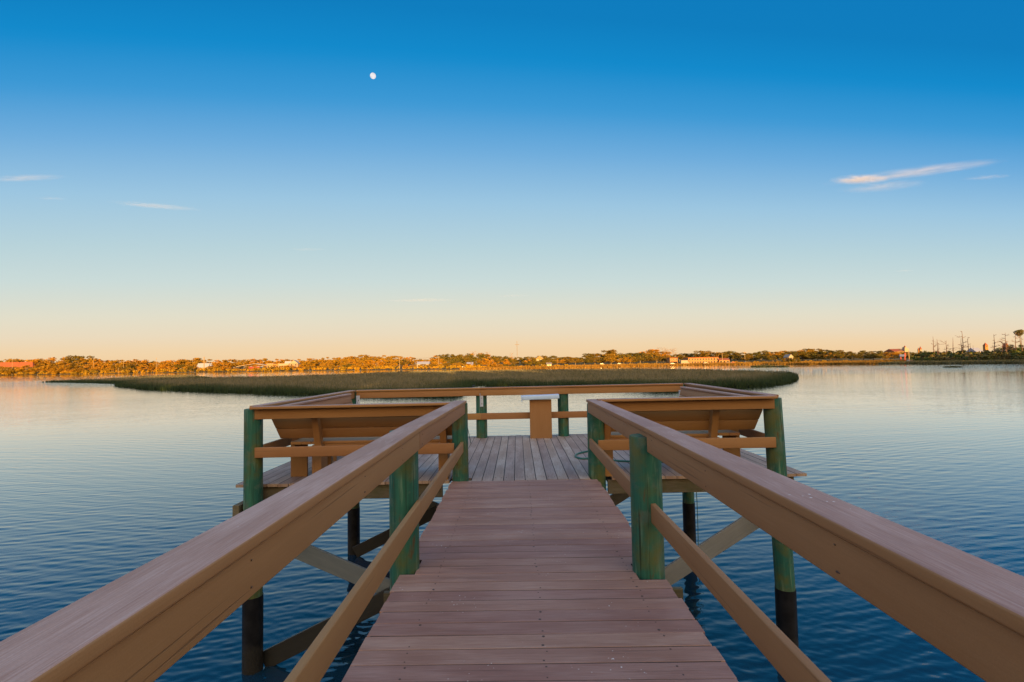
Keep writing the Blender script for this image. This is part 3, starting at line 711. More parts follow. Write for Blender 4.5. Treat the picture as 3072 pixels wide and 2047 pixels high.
for i, (px, ty, lb) in enumerate(((1420, 1053, 'bare winter tree left of the cross above the olive trees'), (1462, 1057, 'bare reddish winter tree between two oaks left of the cross'), (1535, 1060, 'bare pale tree just left of the tall cross'),
                                  (1975, 1042, 'bare pale tree at the left of the bare pair'), (1998, 1043, 'bare pale tree in the middle of the bare group'), (2022, 1046, 'bare pale tree at the right of the bare group'), (2700, 1046, 'bare tree left of the church'))):
    Y = shoreY(px) + 170; branchy(px, ty, Y, groundz(170), 40 + i, .55, 46, 'twig', 'bare_tree', lb, 'bare winter trees', .012)
CR['bank'] = [oak_mesh(M['bankgreen'], q_, .2) for q_ in ('oak', 'round')]
for px, ty, lb in ((2772, 1050, 'dark green tree at the left end of the right bank thicket'), (2795, 1053, 'dark green tree under the leftmost dead trunks'), (2962, 1047, 'dark green tree left of the bushy topped dead tree'),
                   (2992, 1043, 'dark green tree under the bushy topped dead tree'), (3040, 1029, 'tall dark green tree left of the pine'), (3062, 1034, 'dark green tree at the foot of the pine'), (3092, 1030, 'dark green tree at the right edge behind the pine')):
    Y = shoreY(px) + 52; tree(bx(px, Y), Y, groundz(52), (W(px, ty, Y).z - groundz(52)) * 1.05, random.choice(CR['bank']), lb, 'trees on the right bank', 1.3)
# tall pine at the right edge
px = 3062; Y = shoreY(px) + 60; gz = groundz(60); h = W(px, 989, Y).z - gz
pn = empty('pine_tree', (bx(px, Y), Y, gz), 'tall pine with a flat round crown at the right edge above the dead trees', 'tree')
b = MB(); b.tube([(0, 0, 0), (.3, 0, h * .5), (.1, 0, h * .93)], [.28, .2, .1], 8); b.build('trunk', M['bark'], pn)
link('crown', leaf_mesh('crown', [(random.uniform(-1.7, 1.5), random.uniform(-1.3, 1.3), h * random.uniform(.80, .97)) for _ in range(18)], [random.uniform(.5, 1.15) for _ in range(18)], 70, .2, M['bankgreen'], .8), pn)

# ---- buildings on the far bank
M['roofred'] = plain('red_tile_roof', (.20, .050, .014), .8, 0, .2, 1.5)
M['cream'] = plain('cream_wall', (.22, .15, .06), .85, 0, .1, .6)
M['brick'] = plain('orange_brick_wall', (.28, .14, .045), .85, 0, .2, 1.2)
M['white'] = plain('white_paint', (.25, .21, .17), .7, 0, .05, 1)
M['greyroof'] = plain('grey_blue_roof', (.22, .24, .30), .6, 0, .12, 1)
M['pinkwall'] = plain('pale_pink_wall', (.24, .17, .13), .85, 0, .08, 1)
M['dark'] = plain('dark_window_glass', (.02, .022, .026), .15, 0, .1, 1)
M['steel'] = plain('galvanised_steel', (.105, .07, .04), .6, .0, .1, 1)
M['pole'] = plain('weathered_pole', (.26, .19, .11), .9, 0, .2, 1)
M['signred'] = plain('red_sign', (.22, .02, .02), .5, 0, .05, 1)
M['signblue'] = plain('blue_sign', (.03, .06, .22), .5, 0, .05, 1)
def house(name, sx0, sx1, ytop, ybase, off, label, wall, roof, kind='gable', floors=1, nwin=4, roof_frac=.4, arch=False, depth=8):
    c = (sx0 + sx1) / 2; Y = shoreY(c) + off; p0 = W(sx0, ybase, Y); p1 = W(sx1, ybase, Y); w_ = p1.x - p0.x
    zt_ = W(c, ytop, Y).z; zb = min(W(c, ybase, Y).z, groundz(off) + .3); zb = max(zb, groundz(off) - 1)
    root = empty(name, ((p0.x + p1.x) / 2, Y, zb), label, 'building'); H = zt_ - zb; hw = H * (1 - roof_frac)
    b = MB(); b.box((-w_/2, 0, 0), (w_/2, depth, hw), .01); b.build('wall', M[wall], root)
    b = MB(); e = .35
    if kind == 'gable':
        b.poly([(-w_/2-e, -e, hw - .1), (w_/2+e, -e, hw - .1), (w_/2+e, depth+e, hw - .1), (-w_/2-e, depth+e, hw - .1), (-w_/2-e, depth/2, H), (w_/2+e, depth/2, H)], [(0, 1, 5, 4), (2, 3, 4, 5), (0, 4, 3), (1, 2, 5), (3, 2, 1, 0)])
    elif kind == 'front':
        b.poly([(-w_/2-e, -e, hw - .1), (0, -e, H), (w_/2+e, -e, hw - .1), (-w_/2-e, depth+e, hw - .1), (0, depth+e, H), (w_/2+e, depth+e, hw - .1)], [(0, 2, 1), (3, 4, 5), (0, 1, 4, 3), (1, 2, 5, 4), (0, 3, 5, 2)])
    elif kind == 'hip':
        q = min(depth / 2, w_ * .3)
        b.poly([(-w_/2-e, -e, hw - .1), (w_/2+e, -e, hw - .1), (w_/2+e, depth+e, hw - .1), (-w_/2-e, depth+e, hw - .1), (-w_/2+q, depth/2, H), (w_/2-q, depth/2, H)], [(0, 1, 5, 4), (2, 3, 4, 5), (0, 4, 3), (1, 2, 5), (3, 2, 1, 0)])
    else:
        b.box((-w_/2-.2, -.2, hw), (w_/2+.2, depth+.2, H), .02)
    b.build('roof', M[roof], root)
    for fl in range(floors):
        for k in range(nwin):
            x = -w_/2 + w_ * (k + .5) / nwin; ww = min(1.5, w_ / nwin * .5); zz = hw * (fl + .25) / floors; hh = hw / floors * .5
            f = MB(); f.box((x - ww/2 - .12, -.06, zz - .12), (x + ww/2 + .12, -.003, zz + hh + .12), .005); fo = f.build('window', M['white'], root)
            f = MB()
            if arch:
                pts = [(x - ww/2, -.075, zz), (x + ww/2, -.075, zz)] + [(x + ww/2 * math.cos(t_), -.075, zz + hh * .7 + ww/2 * math.sin(t_)) for t_ in np.linspace(0, math.pi, 8)]
                f.poly(pts, [tuple(range(len(pts)))[::-1]])
            else: f.box((x - ww/2, -.09, zz), (x + ww/2, -.063, zz + hh), .003)
            f.build('pane', M['dark'], fo)
    return root
house('house', -30, 98, 1087, 1102, 46, 'cream house with a long red tiled roof at the far left', 'cream', 'roofred', 'hip', 1, 6, .48)
house('house', 590, 632, 1090, 1104, 40, 'house with a grey blue roof behind the pole with arms', 'cream', 'greyroof', 'gable', 1, 3, .55)
house('shop', 800, 819, 1091, 1105, 38, 'pale cream flat roofed block at the right end of the canopy roof', 'cream', 'white', 'flat', 1, 2, .12)
house('shop', 820, 834, 1092, 1105, 38, 'orange flat roofed block between two pale ones', 'brick', 'brick', 'flat', 1, 2, .1)
house('shop', 835, 866, 1091, 1104, 42, 'long white flat roofed block right of the orange block', 'white', 'white', 'flat', 1, 4, .12)
house('house', 852, 870, 1084, 1094, 75, 'house with a dark grey roof behind the white block', 'cream', 'greyroof', 'gable', 1, 2, .7)
house('house', 868, 894, 1081, 1103, 52, 'tall pale pink house at the right of the shops', 'pinkwall', 'white', 'front', 2, 2, .35)
house('house', 1251, 1287, 1085, 1100, 30, 'low white house with a grey roof right of the power pole', 'white', 'greyroof', 'gable', 1, 4, .4)
house('house', 1400, 1418, 1087, 1097, 36, 'small grey roofed cottage among the olive trees left of the cross', 'pinkwall', 'greyroof', 'gable', 1, 2, .5)
house('house', 1608, 1630, 1068, 1092, 60, 'yellow house with a pitched roof right of the cross', 'cream', 'cream', 'front', 2, 2, .3)
house('house', 1640, 1655, 1088, 1096, 20, 'small white shed in the dry grass right of the cross', 'white', 'white', 'gable', 1, 2, .35)
house('arcade_building', 2065, 2156, 1072, 1091, 30, 'long two storey orange brick building with rows of arched openings', 'brick', 'roofred', 'flat', 2, 11, .10, True, 14)
house('brick_building', 2010, 2033, 1073, 1091, 34, 'small two storey brick wing left of the white truck', 'brick', 'roofred', 'flat', 2, 3, .1, True, 10)
house('brick_building', 2158, 2189, 1075, 1090, 36, 'lower reddish brick building right of the arcade building', 'brick', 'roofred', 'gable', 1, 3, .35)
house('house', 2367, 2380, 1063, 1088, 28, 'narrow white house with a steep gable among the trees', 'white', 'white', 'front', 2, 1, .35)
house('house', 2929, 2949, 1043, 1064, 120, 'house with a dark roof showing over the right bank thicket', 'white', 'greyroof', 'gable', 1, 3, .45)
house('house', 3018, 3027, 1030, 1062, 130, 'tall narrow house with a steep red roof near the pine', 'pinkwall', 'roofred', 'front', 2, 1, .45, False, 2.4)
# church with a red roof and a stepped gable
def church(sx0, sx1, off):
    c = (sx0 + sx1) / 2; Y = shoreY(c) + off; gz = groundz(off); p0 = W(sx0, 1060, Y); p1 = W(sx1, 1060, Y); w_ = p1.x - p0.x
    root = empty('church', ((p0.x + p1.x)/2, Y, gz), 'red roofed church with a stepped white gable tower above the right trees', 'church')
    hr = W(c, 1046.5, Y).z - gz; hw = W(c, 1055, Y).z - gz; ht = W(c, 1037, Y).z - gz
    b = MB(); b.box((-w_/2, 0, 0), (w_/2, 16, hw), .02); b.build('wall', M['cream'], root)
    b = MB(); b.poly([(-w_/2, -.4, hw), (w_/2, -.4, hw), (w_/2, 16.4, hw), (-w_/2, 16.4, hw), (-w_/2, 8, hr), (w_/2, 8, hr)], [(0, 1, 5, 4), (2, 3, 4, 5), (0, 4, 3), (1, 2, 5), (3, 2, 1, 0)]); b.build('roof', M['roofred'], root)
    b = MB(); x0 = w_/2 - 1.0; b.box((x0, -.8, 0), (x0 + 4.2, 4, hr), .02); b.box((x0 + .3, -.6, hr), (x0 + 2.4, 3, hr + (ht-hr)*.45), .02); b.build('gable_tower', M['white'], root)
    b = MB(); b.poly([(x0+.6, -.3, hr + (ht-hr)*.45), (x0+2.1, -.3, hr + (ht-hr)*.45), (x0+2.1, 2, hr + (ht-hr)*.45), (x0+.6, 2, hr + (ht-hr)*.45), (x0+1.35, .8, ht)], [(0, 1, 4), (1, 2, 4), (2, 3, 4), (3, 0, 4)]); b.build('spire', M['roofred'], root)
church(2683, 2716, 260)
def tower(px, wpx, ytop, ysh, off, label, wall='brick', roof='roofred'):
    Y = shoreY(px) + off; gz = groundz(off); s = wpx * Y / F / 2; hs = W(px, ysh, Y).z - gz; ht = W(px, ytop, Y).z - gz
    root = empty('tower', (bx(px, Y), Y, gz), label, 'tower')
    b = MB(); b.box((-s, -s, 0), (s, s, hs), .02); b.build('shaft', M[wall], root)
    b = MB(); b.poly([(-s*1.1, -s*1.1, hs), (s*1.1, -s*1.1, hs), (s*1.1, s*1.1, hs), (-s*1.1, s*1.1, hs), (0, 0, ht)], [(0, 1, 4), (1, 2, 4), (2, 3, 4), (3, 0, 4)]); b.build('spire', M[roof], root)
    b = MB(); b.box((-s*.35, -s - .06, hs * .86), (s*.35, -s - .004, hs * .95), .003); b.build('window', M['dark'], root)
tower(2756.5, 3.5, 1043, 1050, 300, 'thinner left one of two pointed towers above the right trees')
tower(2762.5, 5, 1039, 1048, 300, 'taller right one of two pointed towers above the right trees', 'white')
tower(2958, 8.5, 1028, 1037, 150, 'square red brick tower with a pointed cap over the thicket')
# long canopy roof
def canopy():
    Y = shoreY(755) + 26; gz = groundz(26)
    A, B_, C_ = (W(q, y, Y) for q, y in ((709, 1100.5), (764, 1091.5), (800, 1097)))
    root = empty('canopy', ((A.x + C_.x)/2, Y, gz), 'long white canopy roof rising to a low ridge on thin posts', 'canopy'); ox = root.location.x
    b = MB()
    for p, q in ((A, B_), (B_, C_)):
        b.board((p.x - ox, 5, p.z - gz), (q.x - ox, 5, q.z - gz), 11, .7, (0, 1, 0), .02)
    b.build('roof', M['white'], root)
    for t_ in np.linspace(.06, .94, 6):
        x = A.x + (C_.x - A.x) * t_ - ox; zt_ = np.interp(x + ox, [A.x, B_.x, C_.x], [A.z, B_.z, C_.z]) - gz - .4
        b = MB(); b.tube([(x, .6, 0), (x, .6, zt_)], .16, 6); b.build('post', M['steel'], root)
    x = W(755, 1098, Y).x - ox
    b = MB(); b.box((x - 7, 5, 2.9), (x + 9, 5.4, 5.6), .02); b.build('signboard', M['signred'], root)
    b = MB(); b.box((x - 2, 4.4, 1.4), (x + 10, 4.9, 2.8), .02); b.build('counter', M['signblue'], root)
canopy()
# tall steel cross
px = 1552; Y = 1350.0; zt_ = W(px, 1024, Y).z; gz = groundz(Y - shoreY(px)); cr = empty('cross', (bx(px, Y), Y, gz), 'very tall slender steel cross rising above the far trees', 'cross')
H = zt_ - gz
b = MB(); b.box((-.5, -.5, 0), (.5, .5, H), .05); b.build('upright', M['steel'], cr)
b = MB(); zc = W(px, 1034.5, Y).z - gz; b.box((-5.9, -.45, zc - .5), (-.51, .45, zc + .5), .05); b.box((.51, -.45, zc - .5), (5.9, .45, zc + .5), .05); b.build('crossarm', M['steel'], cr)
# utility poles
def upole(px, ytop, off, label, arms=1, r=.22):
    Y = shoreY(px) + off; gz = groundz(off); h = W(px, ytop, Y).z - gz
    root = empty('utility_pole', (bx(px, Y), Y, gz), label, 'pole', 'poles on the far bank')
    b = MB(); b.tube([(0, 0, 0), (0, 0, h)], [r, r * .7], 8); b.build('shaft', M['pole'], root)
    for k in range(arms):
        b = MB(); b.box((-1.5, -.3, h - .9 - k * 3.0), (1.5, -.2, h - .62 - k * 3.0), .01); b.build('crossarm', M['pole'], root)
    return Vector((bx(px, Y), Y, gz + h - .6))
upole(36, 1078, 34, 'thin pole in front of the red roofed house', 1, .3); upole(280, 1073, 44, 'plain thin pole on the left bank', 0, .3); upole(355, 1104, 6, 'short pole at the left waterline', 0, .3)
upole(370, 1082, 40, 'pole with one crossarm right of the plain thin pole', 1, .3); upole(469, 1074, 40, 'tall thin pole left of the grey blue roof', 1, .3)
upole(612, 1071, 24, 'thick pole with three stacked arms in front of the grey blue roof', 3, .75)
upole(789, 1074, 90, 'thin pole above the canopy roof', 0, .3); wa = upole(1199, 1071, 16, 'power pole at the left end of the cable', 1, .3); wb = upole(1316, 1069, 26, 'power pole at the right end of the cable', 1, .3)
upole(2167, 1060, 24, 'bare wooden pole in front of the lower brick building', 0, .26); upole(2235, 1055, 60, 'thin pole between the brick buildings and the white gable house', 1, .22); upole(2727, 1053, 30, 'pole right of the red sign', 0, .25)
b = MB(); b.tube([wa.lerp(wb, t_) - Vector((0, 0, 1.2 * 4 * t_ * (1 - t_))) for t_ in np.linspace(0, 1, 12)], .07, 5)
tag(b.build('power_cable', M['steel']), 'thin power cable strung between two poles on the far bank', 'cable')
# sign
px = 2708; Y = shoreY(px) + 22; gz = groundz(22); sg = empty('roadside_sign', (bx(px, Y), Y, gz), 'red and blue sign on red posts below the church', 'sign')
hh = W(px, 1059, Y).z - gz
b = MB(); b.box((-1.9, -.2, hh - 2.2), (1.0, .2, hh - .9), .02); b.build('panel', M['signblue'], sg)
b = MB(); b.box((1.02, -.25, hh - 2.4), (1.9, .25, hh), .02); b.build('end_panel', M['signred'], sg)
for x in (-1.2, 1.2):
    b = MB(); b.box((x - .3, -.2, 0), (x + .3, .19, hh - 2.42), .02); b.build('post', M['signred'], sg)
# vehicles by the far bank road
M['tyre'] = plain('black_tyre', (.015, .015, .015), .8)
def car_body(L, prof, hw):
    V = []; n = len(prof)
    for s in (-hw, hw): V += [(x * L, s, z) for x, z in prof]
    return V, [tuple(range(n)), tuple(range(2*n-1, n-1, -1))] + [(i, n + i, n + (i+1) % n, (i+1) % n)[::-1] for i in range(n)]
def vehicle(px, off, label, paint, truck=False):
    Y = shoreY(px) + off; root = empty('parked_truck' if truck else 'parked_car', (bx(px, Y), Y, groundz(off) + .15), label, 'truck' if truck else 'car', None if truck else 'cars along the far bank', 0)
    b = MB()
    if truck:
        b.poly(*car_body(7.5, [(-.5, .5), (.48, .5), (.5, 1.3), (.42, 1.5), (.36, 2.4), (.28, 2.5), (.28, 1.2), (-.5, 1.2)], 1.1)); b.build('cab_and_chassis', M[paint], root)
        b = MB(); b.box((-3.75, -1.2, 1.21), (2.05, 1.2, 3.5), .03); b.build('cargo_box', M[paint], root); L = 7.5
        b = MB(); b.box((2.3, -1.14, 1.6), (2.75, -1.103, 2.3), .01); b.build('window', M['dark'], root)
    else:
        b.poly(*car_body(4.5, [(-.5, .35), (.5, .35), (.5, .75), (.46, .85), (.22, .92), (.10, 1.40), (-.26, 1.42), (-.42, .98), (-.5, .9)], .88)); b.build('body', M[paint], root); L = 4.5
        for x0, x1 in ((-1.5, -.3), (-.2, .6)):
            b = MB(); b.poly([(x0, -.892, .95), (x1 + .2, -.892, .95), (x1, -.892, 1.33), (x0 + .3, -.892, 1.33)], [(0, 1, 2, 3)]); b.build('window', M['dark'], root)
    for x in (-.31, .31):
        for s in (-1, 1):
            b = MB(); q = s * (1.0 if truck else .8); b.tube([(x * L, q - .1, .36), (x * L, q + .1, .36)], .36 if not truck else .48, 12); b.build('wheel', M['tyre'], root)
M['carsilver'] = plain('silver_car_paint', (.5, .5, .52), .3, .3, .02); M['cardark'] = plain('dark_car_paint', (.04, .05, .07), .3, 0, .02); M['carred'] = plain('red_car_paint', (.35, .03, .02), .3, 0, .02)
vehicle(2055, 18, 'white box truck parked beside the brick wing', 'white', True)
for px, off, lb, pn_ in ((1858, 46, 'white car parked under the tallest clump of trees', 'white'), (1806, 44, 'white car parked left of the tallest clump of trees', 'white'), (2018, 16, 'silver car parked in front of the small brick wing', 'carsilver'),
                         (2118, 14, 'silver car parked in front of the arcade building', 'carsilver'), (2186, 18, 'white car parked at the lower brick building', 'white'), (2200, 20, 'red car parked right of the brick buildings', 'carred'),
                         (2240, 26, 'dark car parked under the trees right of the brick buildings', 'cardark'), (2733, 14, 'white car parked right of the red and blue sign', 'white'), (1393, 26, 'silver car parked among shrubs left of the cross', 'carsilver')):
    vehicle(px, off, lb, pn_)

# ---- marsh grass
def grass_mat(name, a, b_, c, edge=None):
    m, t, b = mat(name)
    co = t.new('ShaderNodeNewGeometry').outputs['Position']; at = t.new('ShaderNodeAttribute'); at.attribute_name = 'tint'
    n = t.noise(t.mapping(co, (.6, .35, .3)), .16, 4, .6)
    n = t.math('ADD', t.math('MULTIPLY', n, .6), t.math('MULTIPLY', t.noise(t.mapping(co, (1, .4, .3)), .9, 3, .6), .4))
    f = t.math('ADD', n, t.math('MULTIPLY', t.math('SUBTRACT', at.outputs['Fac'], .5), .40))
    col = t.ramp(f, [(.32, a), (.46, b_), (.62, c)])
    if edge:
        ed = t.new('ShaderNodeAttribute'); ed.attribute_name = 'edge'
        col = t.mix(ed.outputs['Fac'], col, edge)
    t.put(b.inputs['Base Color'], col)
    b.inputs['Roughness'].default_value = .8; b.inputs['Specular IOR Level'].default_value = .1
    return m
M['marsh'] = grass_mat('brown_cordgrass', (.078, .080, .036), (.155, .138, .076), (.215, .188, .115), (.034, .056, .024))
M['shoregrass'] = grass_mat('dry_shore_grass', (.13, .075, .02), (.20, .11, .02), (.24, .14, .03))
M['mud'] = plain('dark_marsh_mud', (.030, .027, .016), .9, 0, .3, .3)
def blades(name, pts, hts, wid, m, edge=None, nper=5, spread=.3):
    """upright grass blades, one triangle each; pts are tuft roots"""
    P = np.repeat(np.asarray(pts, dtype=float), nper, axis=0); N = len(P)
    Hh = np.repeat(hts, nper) * (.65 + .5 * rng.random(N)); Wd = np.repeat(wid, nper) * (.6 + .8 * rng.random(N))
    a = rng.random(N) * 6.283; rr = np.repeat(wid, nper) * spread * 8 * rng.random(N)
    base = P + np.stack([np.cos(a) * rr, np.sin(a) * rr, np.zeros(N)], 1)
    q = rng.random(N) * 6.283; dx = np.stack([np.cos(q), np.sin(q), np.zeros(N)], 1) * Wd[:, None]
    ln = rng.normal(size=(N, 2)) * .22
    tip = base + np.stack([ln[:, 0] * Hh, ln[:, 1] * Hh, Hh], 1)
    V = np.empty((N, 3, 3)); V[:, 0] = base - dx; V[:, 1] = base + dx; V[:, 2] = tip
    me = bpy.data.meshes.new(name); me.vertices.add(N * 3); me.vertices.foreach_set('co', V.ravel())
    me.loops.add(N * 3); me.loops.foreach_set('vertex_index', np.arange(N * 3)); me.polygons.add(N)
    me.polygons.foreach_set('loop_start', np.arange(0, N * 3, 3)); me.polygons.foreach_set('loop_total', np.full(N, 3))
    at = me.attributes.new('tint', 'FLOAT', 'FACE'); at.data.foreach_set('value', np.repeat(rng.random(len(pts)), nper).astype(np.float32))
    if edge is not None:
        at = me.attributes.new('edge', 'FLOAT', 'FACE'); at.data.foreach_set('value', np.repeat(edge, nper).astype(np.float32))
    me.materials.append(m); me.update(calc_edges=True); return link(name, me)
def gpt(sx, sy, zz=0.0, ymax=430.0):
    Y = min(ymax, F * (CZ - zz) / max(3.0, sy - hor(sx))); return (bx(sx, Y), Y)
MAIN = [gpt(*q) for q in ((345, 1160), (420, 1168), (560, 1173), (700, 1178), (900, 1185), (1050, 1189), (1200, 1190), (1383, 1189), (1405, 1170), (1425, 1155), (1450, 1154), (1465, 1161), (1600, 1161), (1800, 1160),
        (1860, 1164), (1950, 1172), (2060, 1172), (2150, 1164), (2306, 1158), (2370, 1148), (2396, 1138))] + \
       [(bx(2390, 122), 122)] + [gpt(*q, 1.15) for q in ((2300, 1111.5), (2200, 1107), (2100, 1105), (1900, 1104), (1600, 1107), (1400, 1110), (1180, 1113), (1000, 1121), (760, 1128), (593, 1131))] + [(bx(sx, Y), Y) for sx, Y in ((450, 172), (380, 158), (345, 146))]
TONGUE = [(bx(sx, Y), Y) for sx, Y in ((120, 204), (200, 190), (270, 176), (345, 160), (430, 158), (540, 180), (640, 225), (600, 262), (520, 320), (446, 330), (380, 262), (300, 222), (220, 209))]
def inside(poly, P):
    x, y = P[:, 0], P[:, 1]; r = np.zeros(len(P), bool); n = len(poly)
    for i in range(n):
        (x1, y1), (x2, y2) = poly[i], poly[(i + 1) % n]
        c = ((y1 > y) != (y2 > y)) & (x < (x2 - x1) * (y - y1) / (y2 - y1 + 1e-9) + x1); r ^= c
    return r
def edgedist(poly, P):
    d = np.full(len(P), 1e9); n = len(poly)
    for i in range(n):
        a = np.array(poly[i]); b_ = np.array(poly[(i + 1) % n]); ab = b_ - a
        t_ = np.clip(((P - a) @ ab) / (ab @ ab + 1e-9), 0, 1); d = np.minimum(d, np.linalg.norm(P - a - t_[:, None] * ab, axis=1))
    return d
def marsh(name, poly, count, label, h0=1.15):
    pl = np.array(poly); lo, hi = pl.min(0), pl.max(0); out = np.zeros((0, 2))
    while len(out) < count:
        s = rng.random((count, 2)) * (hi - lo) + lo
        if hi[1] > lo[1] * 1.2:      # denser where it is nearer
            s[:, 1] = 1 / (1/hi[1] + rng.random(count) * (1/lo[1] - 1/hi[1])); ratio = s[:, 1] / hi[1]
            s = s[rng.random(count) < np.maximum(.25, 1 - ratio * .6)]
        s = s[inside(poly, s)]; out = np.vstack([out, s])
    P = out[:count]; ed = edgedist(poly, P)
    # ragged shoreline: tufts thin out close to the edge
    wob = np.array([mnoise.noise(Vector((x * .12, y * .12, 0))) for x, y in P]) * 2.2 + np.array([mnoise.noise(Vector((x * .5, y * .5, 4))) for x, y in P]) * .8
    keep = ed > np.clip(wob, 0, 3) * (.6 if count > 20000 else .25); P = P[keep]; ed = ed[keep]
    h = h0 * (.85 + .3 * rng.random(len(P)) + .28 * np.array([mnoise.noise(Vector((x * .06, y * .06, 9))) for x, y in P]) + .22 * np.array([mnoise.noise(Vector((x * .3, y * .2, 5))) for x, y in P])) * np.clip(.55 + ed * .25, .5, 1.0)
    wid = .018 + .00032 * P[:, 1]
    green = np.clip(1.15 - ed / (5.0 + 4 * rng.random(len(P))), 0, 1)
    o = blades(name, np.column_stack([P, np.zeros(len(P))]), h, wid, M['marsh'], green)
    tag(o, label, 'grass', kind='stuff')
    if count < 20000: return
    b = MB(); c = pl.mean(0); q = [((x - c[0]) * .985 + c[0], (y - c[1]) * .90 + c[1] + 2, .05) for x, y in poly]; b.poly(q, [tuple(range(len(q)))])
    mo = b.build('mud_flat', M['mud']); tag(mo, 'dark mud under the marsh grass', 'mud', kind='structure')
marsh('marsh_grass', MAIN, 70000, 'brown cordgrass covering the long marsh island in mid river')
marsh('marsh_grass', TONGUE, 9000, 'brown cordgrass on the low tongue left of the marsh island', .95)
def islet(sx, sy, wpx, dpt, label, h=.6, cnt=500):
    x, Y = gpt(sx, sy); w_ = wpx * Y / F / 2; a = rng.random(cnt) * 6.283; r = np.sqrt(rng.random(cnt))
    P = np.column_stack([x + np.cos(a) * r * w_, Y + dpt + np.sin(a) * r * dpt, np.zeros(cnt)])
    tag(blades('marsh_grass', P, h * (1.05 - r * .45), np.full(cnt, .05 + .0003 * Y), M['marsh'], np.full(cnt, .7)), label, 'grass', kind='stuff')
islet(2875, 1102.5, 42, 2.5, 'small dark grass islet in the open water on the right', .55)
islet(2311, 1101, 64, 8, 'low grass islet off the far bank right of the marsh island', 1.0, 900)
islet(2358, 1101, 24, 4, 'smaller grass islet beside the low one off the far bank', .8, 400)
# grass along the far waterline
pts = []; hs = []
for _ in range(26000):
    px = random.uniform(1380, 3250); off = random.uniform(0, 1) ** 1.3 * (34 if px < 2740 else 15); Y = shoreY(px) + off - 1 + 6 * mnoise.noise(Vector((px * .013, 3, 1)))
    pts.append((bx(px, Y), Y, groundz(off))); hs.append(random.uniform(.8, 1.4) if px < 2740 else random.uniform(.9, 1.5))
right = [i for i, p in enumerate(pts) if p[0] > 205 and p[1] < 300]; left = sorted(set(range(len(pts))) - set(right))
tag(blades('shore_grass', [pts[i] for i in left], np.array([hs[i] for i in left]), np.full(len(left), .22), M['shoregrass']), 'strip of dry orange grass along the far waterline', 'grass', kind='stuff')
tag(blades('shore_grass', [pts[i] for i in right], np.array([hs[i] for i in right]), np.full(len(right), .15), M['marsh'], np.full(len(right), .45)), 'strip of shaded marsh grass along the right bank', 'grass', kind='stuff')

# ---- wooded bank behind the viewer, whose evening shade falls over the dock and the marsh
cs = []; rs_ = []
for x in np.arange(-460, 470, 7.5):
    Ht = 24.5 + 3 * mnoise.noise(Vector((x * .05, 0, 2))) + (4 if x > 265 else 0)
    for z in np.arange(.8, Ht - 3, 4.2): cs.append((x + random.uniform(-2, 2), -150 + random.uniform(-7, 7), z)); rs_.append(random.uniform(4.2, 5.4))
wd = link('woodland', leaf_mesh('woodland', cs, rs_, 64, 1.7, M['olive'], 1.0)); tag(wd, 'dense wood on the bank behind the viewer', 'woodland', kind='stuff')

# ---- moon and wisps of cloud
def moon_mat():
    m = bpy.data.materials.new('gibbous_moon'); m.use_nodes = True; t = NT(m.node_tree); t.n.clear()
    out = t.new('ShaderNodeOutputMaterial'); e = t.new('ShaderNodeEmission'); tr = t.new('ShaderNodeBsdfTransparent'); mx = t.new('ShaderNodeMixShader')
    geo = t.new('ShaderNodeNewGeometry'); dt = t.new('ShaderNodeVectorMath', operation='DOT_PRODUCT'); t.l.new(geo.outputs['Normal'], dt.inputs[0])
    lit = ROT @ Vector((.86, .42, .62)).normalized(); dt.inputs[1].default_value = lit
    co = t.new('ShaderNodeTexCoord').outputs['Object']
    t.put(e.inputs[0], t.mix(t.rng(t.noise(co, .022, 3), .42, .62), (.80, .76, .76), (.62, .60, .66))); e.inputs[1].default_value = 1.15 / EXP
    t.put(mx.inputs[0], t.rng(dt.outputs['Value'], -.02, .12)); t.l.new(tr.outputs[0], mx.inputs[1]); t.l.new(e.outputs[0], mx.inputs[2]); t.l.new(mx.outputs[0], out.inputs[0])
    return m
bm = bmesh.new(); bmesh.ops.create_icosphere(bm, subdivisions=4, radius=W(1129.6, 226, 9000).x - W(1121, 226, 9000).x)
me = bpy.data.meshes.new('moon'); bm.to_mesh(me); bm.free(); me.materials.append(moon_mat())
mo = link('moon', me); mo.location = W(1119, 228, 9000); tag(mo, 'white gibbous moon high in the clear blue sky', 'moon')

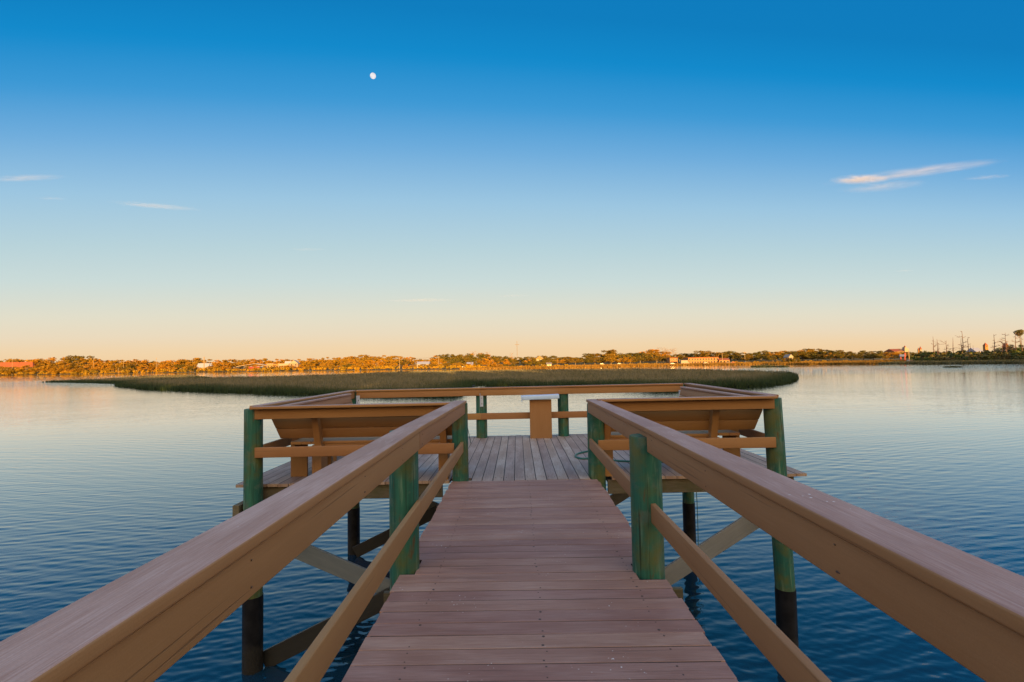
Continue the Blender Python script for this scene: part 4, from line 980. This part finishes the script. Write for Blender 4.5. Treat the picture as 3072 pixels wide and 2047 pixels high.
def cloud_mat(dens, soft):
    m = bpy.data.materials.new('wispy_cloud'); m.use_nodes = True; t = NT(m.node_tree); t.n.clear()
    out = t.new('ShaderNodeOutputMaterial'); v = t.new('ShaderNodeVolumePrincipled'); v.inputs['Color'].default_value = (.98, .96, .95, 1); v.inputs['Anisotropy'].default_value = 0.0
    co = t.new('ShaderNodeTexCoord').outputs['Object']
    ln = t.new('ShaderNodeVectorMath', operation='LENGTH'); t.l.new(co, ln.inputs[0])
    fall = t.rng(ln.outputs['Value'], 1.0, .15)
    n = t.noise(t.mapping(co, (2.2, 1.4, 1.3)), 1.0, 4, .6); n = t.rng(n, .36, .7)
    t.put(v.inputs['Density'], t.math('MULTIPLY', t.math('MULTIPLY', t.math('POWER', fall, soft), n), dens)); t.l.new(v.outputs[0], out.inputs['Volume'])
    return m
def cloud(sx0, sy0, sx1, sy1, thick, dens, label, soft=1.6):
    Y = 5200.0; a = W(sx0, sy0, Y); b_ = W(sx1, sy1, Y); c = (a + b_) / 2
    bm = bmesh.new(); bmesh.ops.create_icosphere(bm, subdivisions=3, radius=1.0); me = bpy.data.meshes.new('cloud'); bm.to_mesh(me); bm.free(); me.materials.append(cloud_mat(dens, soft))
    o = link('cloud', me); o.location = c; L = (b_ - a).length / 2; th = thick * Y / F / 2
    x = (b_ - a).normalized(); yv = Vector((0, 1, 0)); z = x.cross(yv).normalized(); yv = z.cross(x)
    o.matrix_world = Matrix.Translation(c) @ Matrix((x, yv, z)).transposed().to_4x4() @ Matrix.Diagonal((L, max(th * 2, L * .22), th, 1))
    tag(o, label, 'cloud', 'thin wisps of evening cloud'); return o
cloud(2455, 552, 3040, 482, 23, .0050, 'brightest long wisp of cloud rising to the right')
cloud(2480, 540, 2680, 537, 30, .020, 'bright thick head at the left end of the longest wisp')
cloud(2490, 572, 2800, 548, 34, .0030, 'pale veil hanging under the brightest wisp')
cloud(2870, 537, 3050, 527, 14, .0035, 'short faint wisp right of the brightest wisp')
cloud(-60, 541, 215, 528, 11, .0070, 'thin white streak at the left edge of the sky')
cloud(100, 593, 210, 598, 11, .0035, 'short faint streak below the left edge streak')
cloud(310, 605, 620, 631, 13, .0055, 'thin streak sloping down to the right on the left side')
cloud(1130, 902, 1390, 900, 10, .0045, 'faint streak low in the sky above the middle trees')
cloud(1470, 888, 1600, 887, 8, .0035, 'short faint streak low in the sky above the cross')
cloud(2670, 814, 2750, 812, 8, .0040, 'tiny faint streak low in the right sky')
cloud(850, 747, 990, 749, 10, .0030, 'faint short streak below and left of the moon')
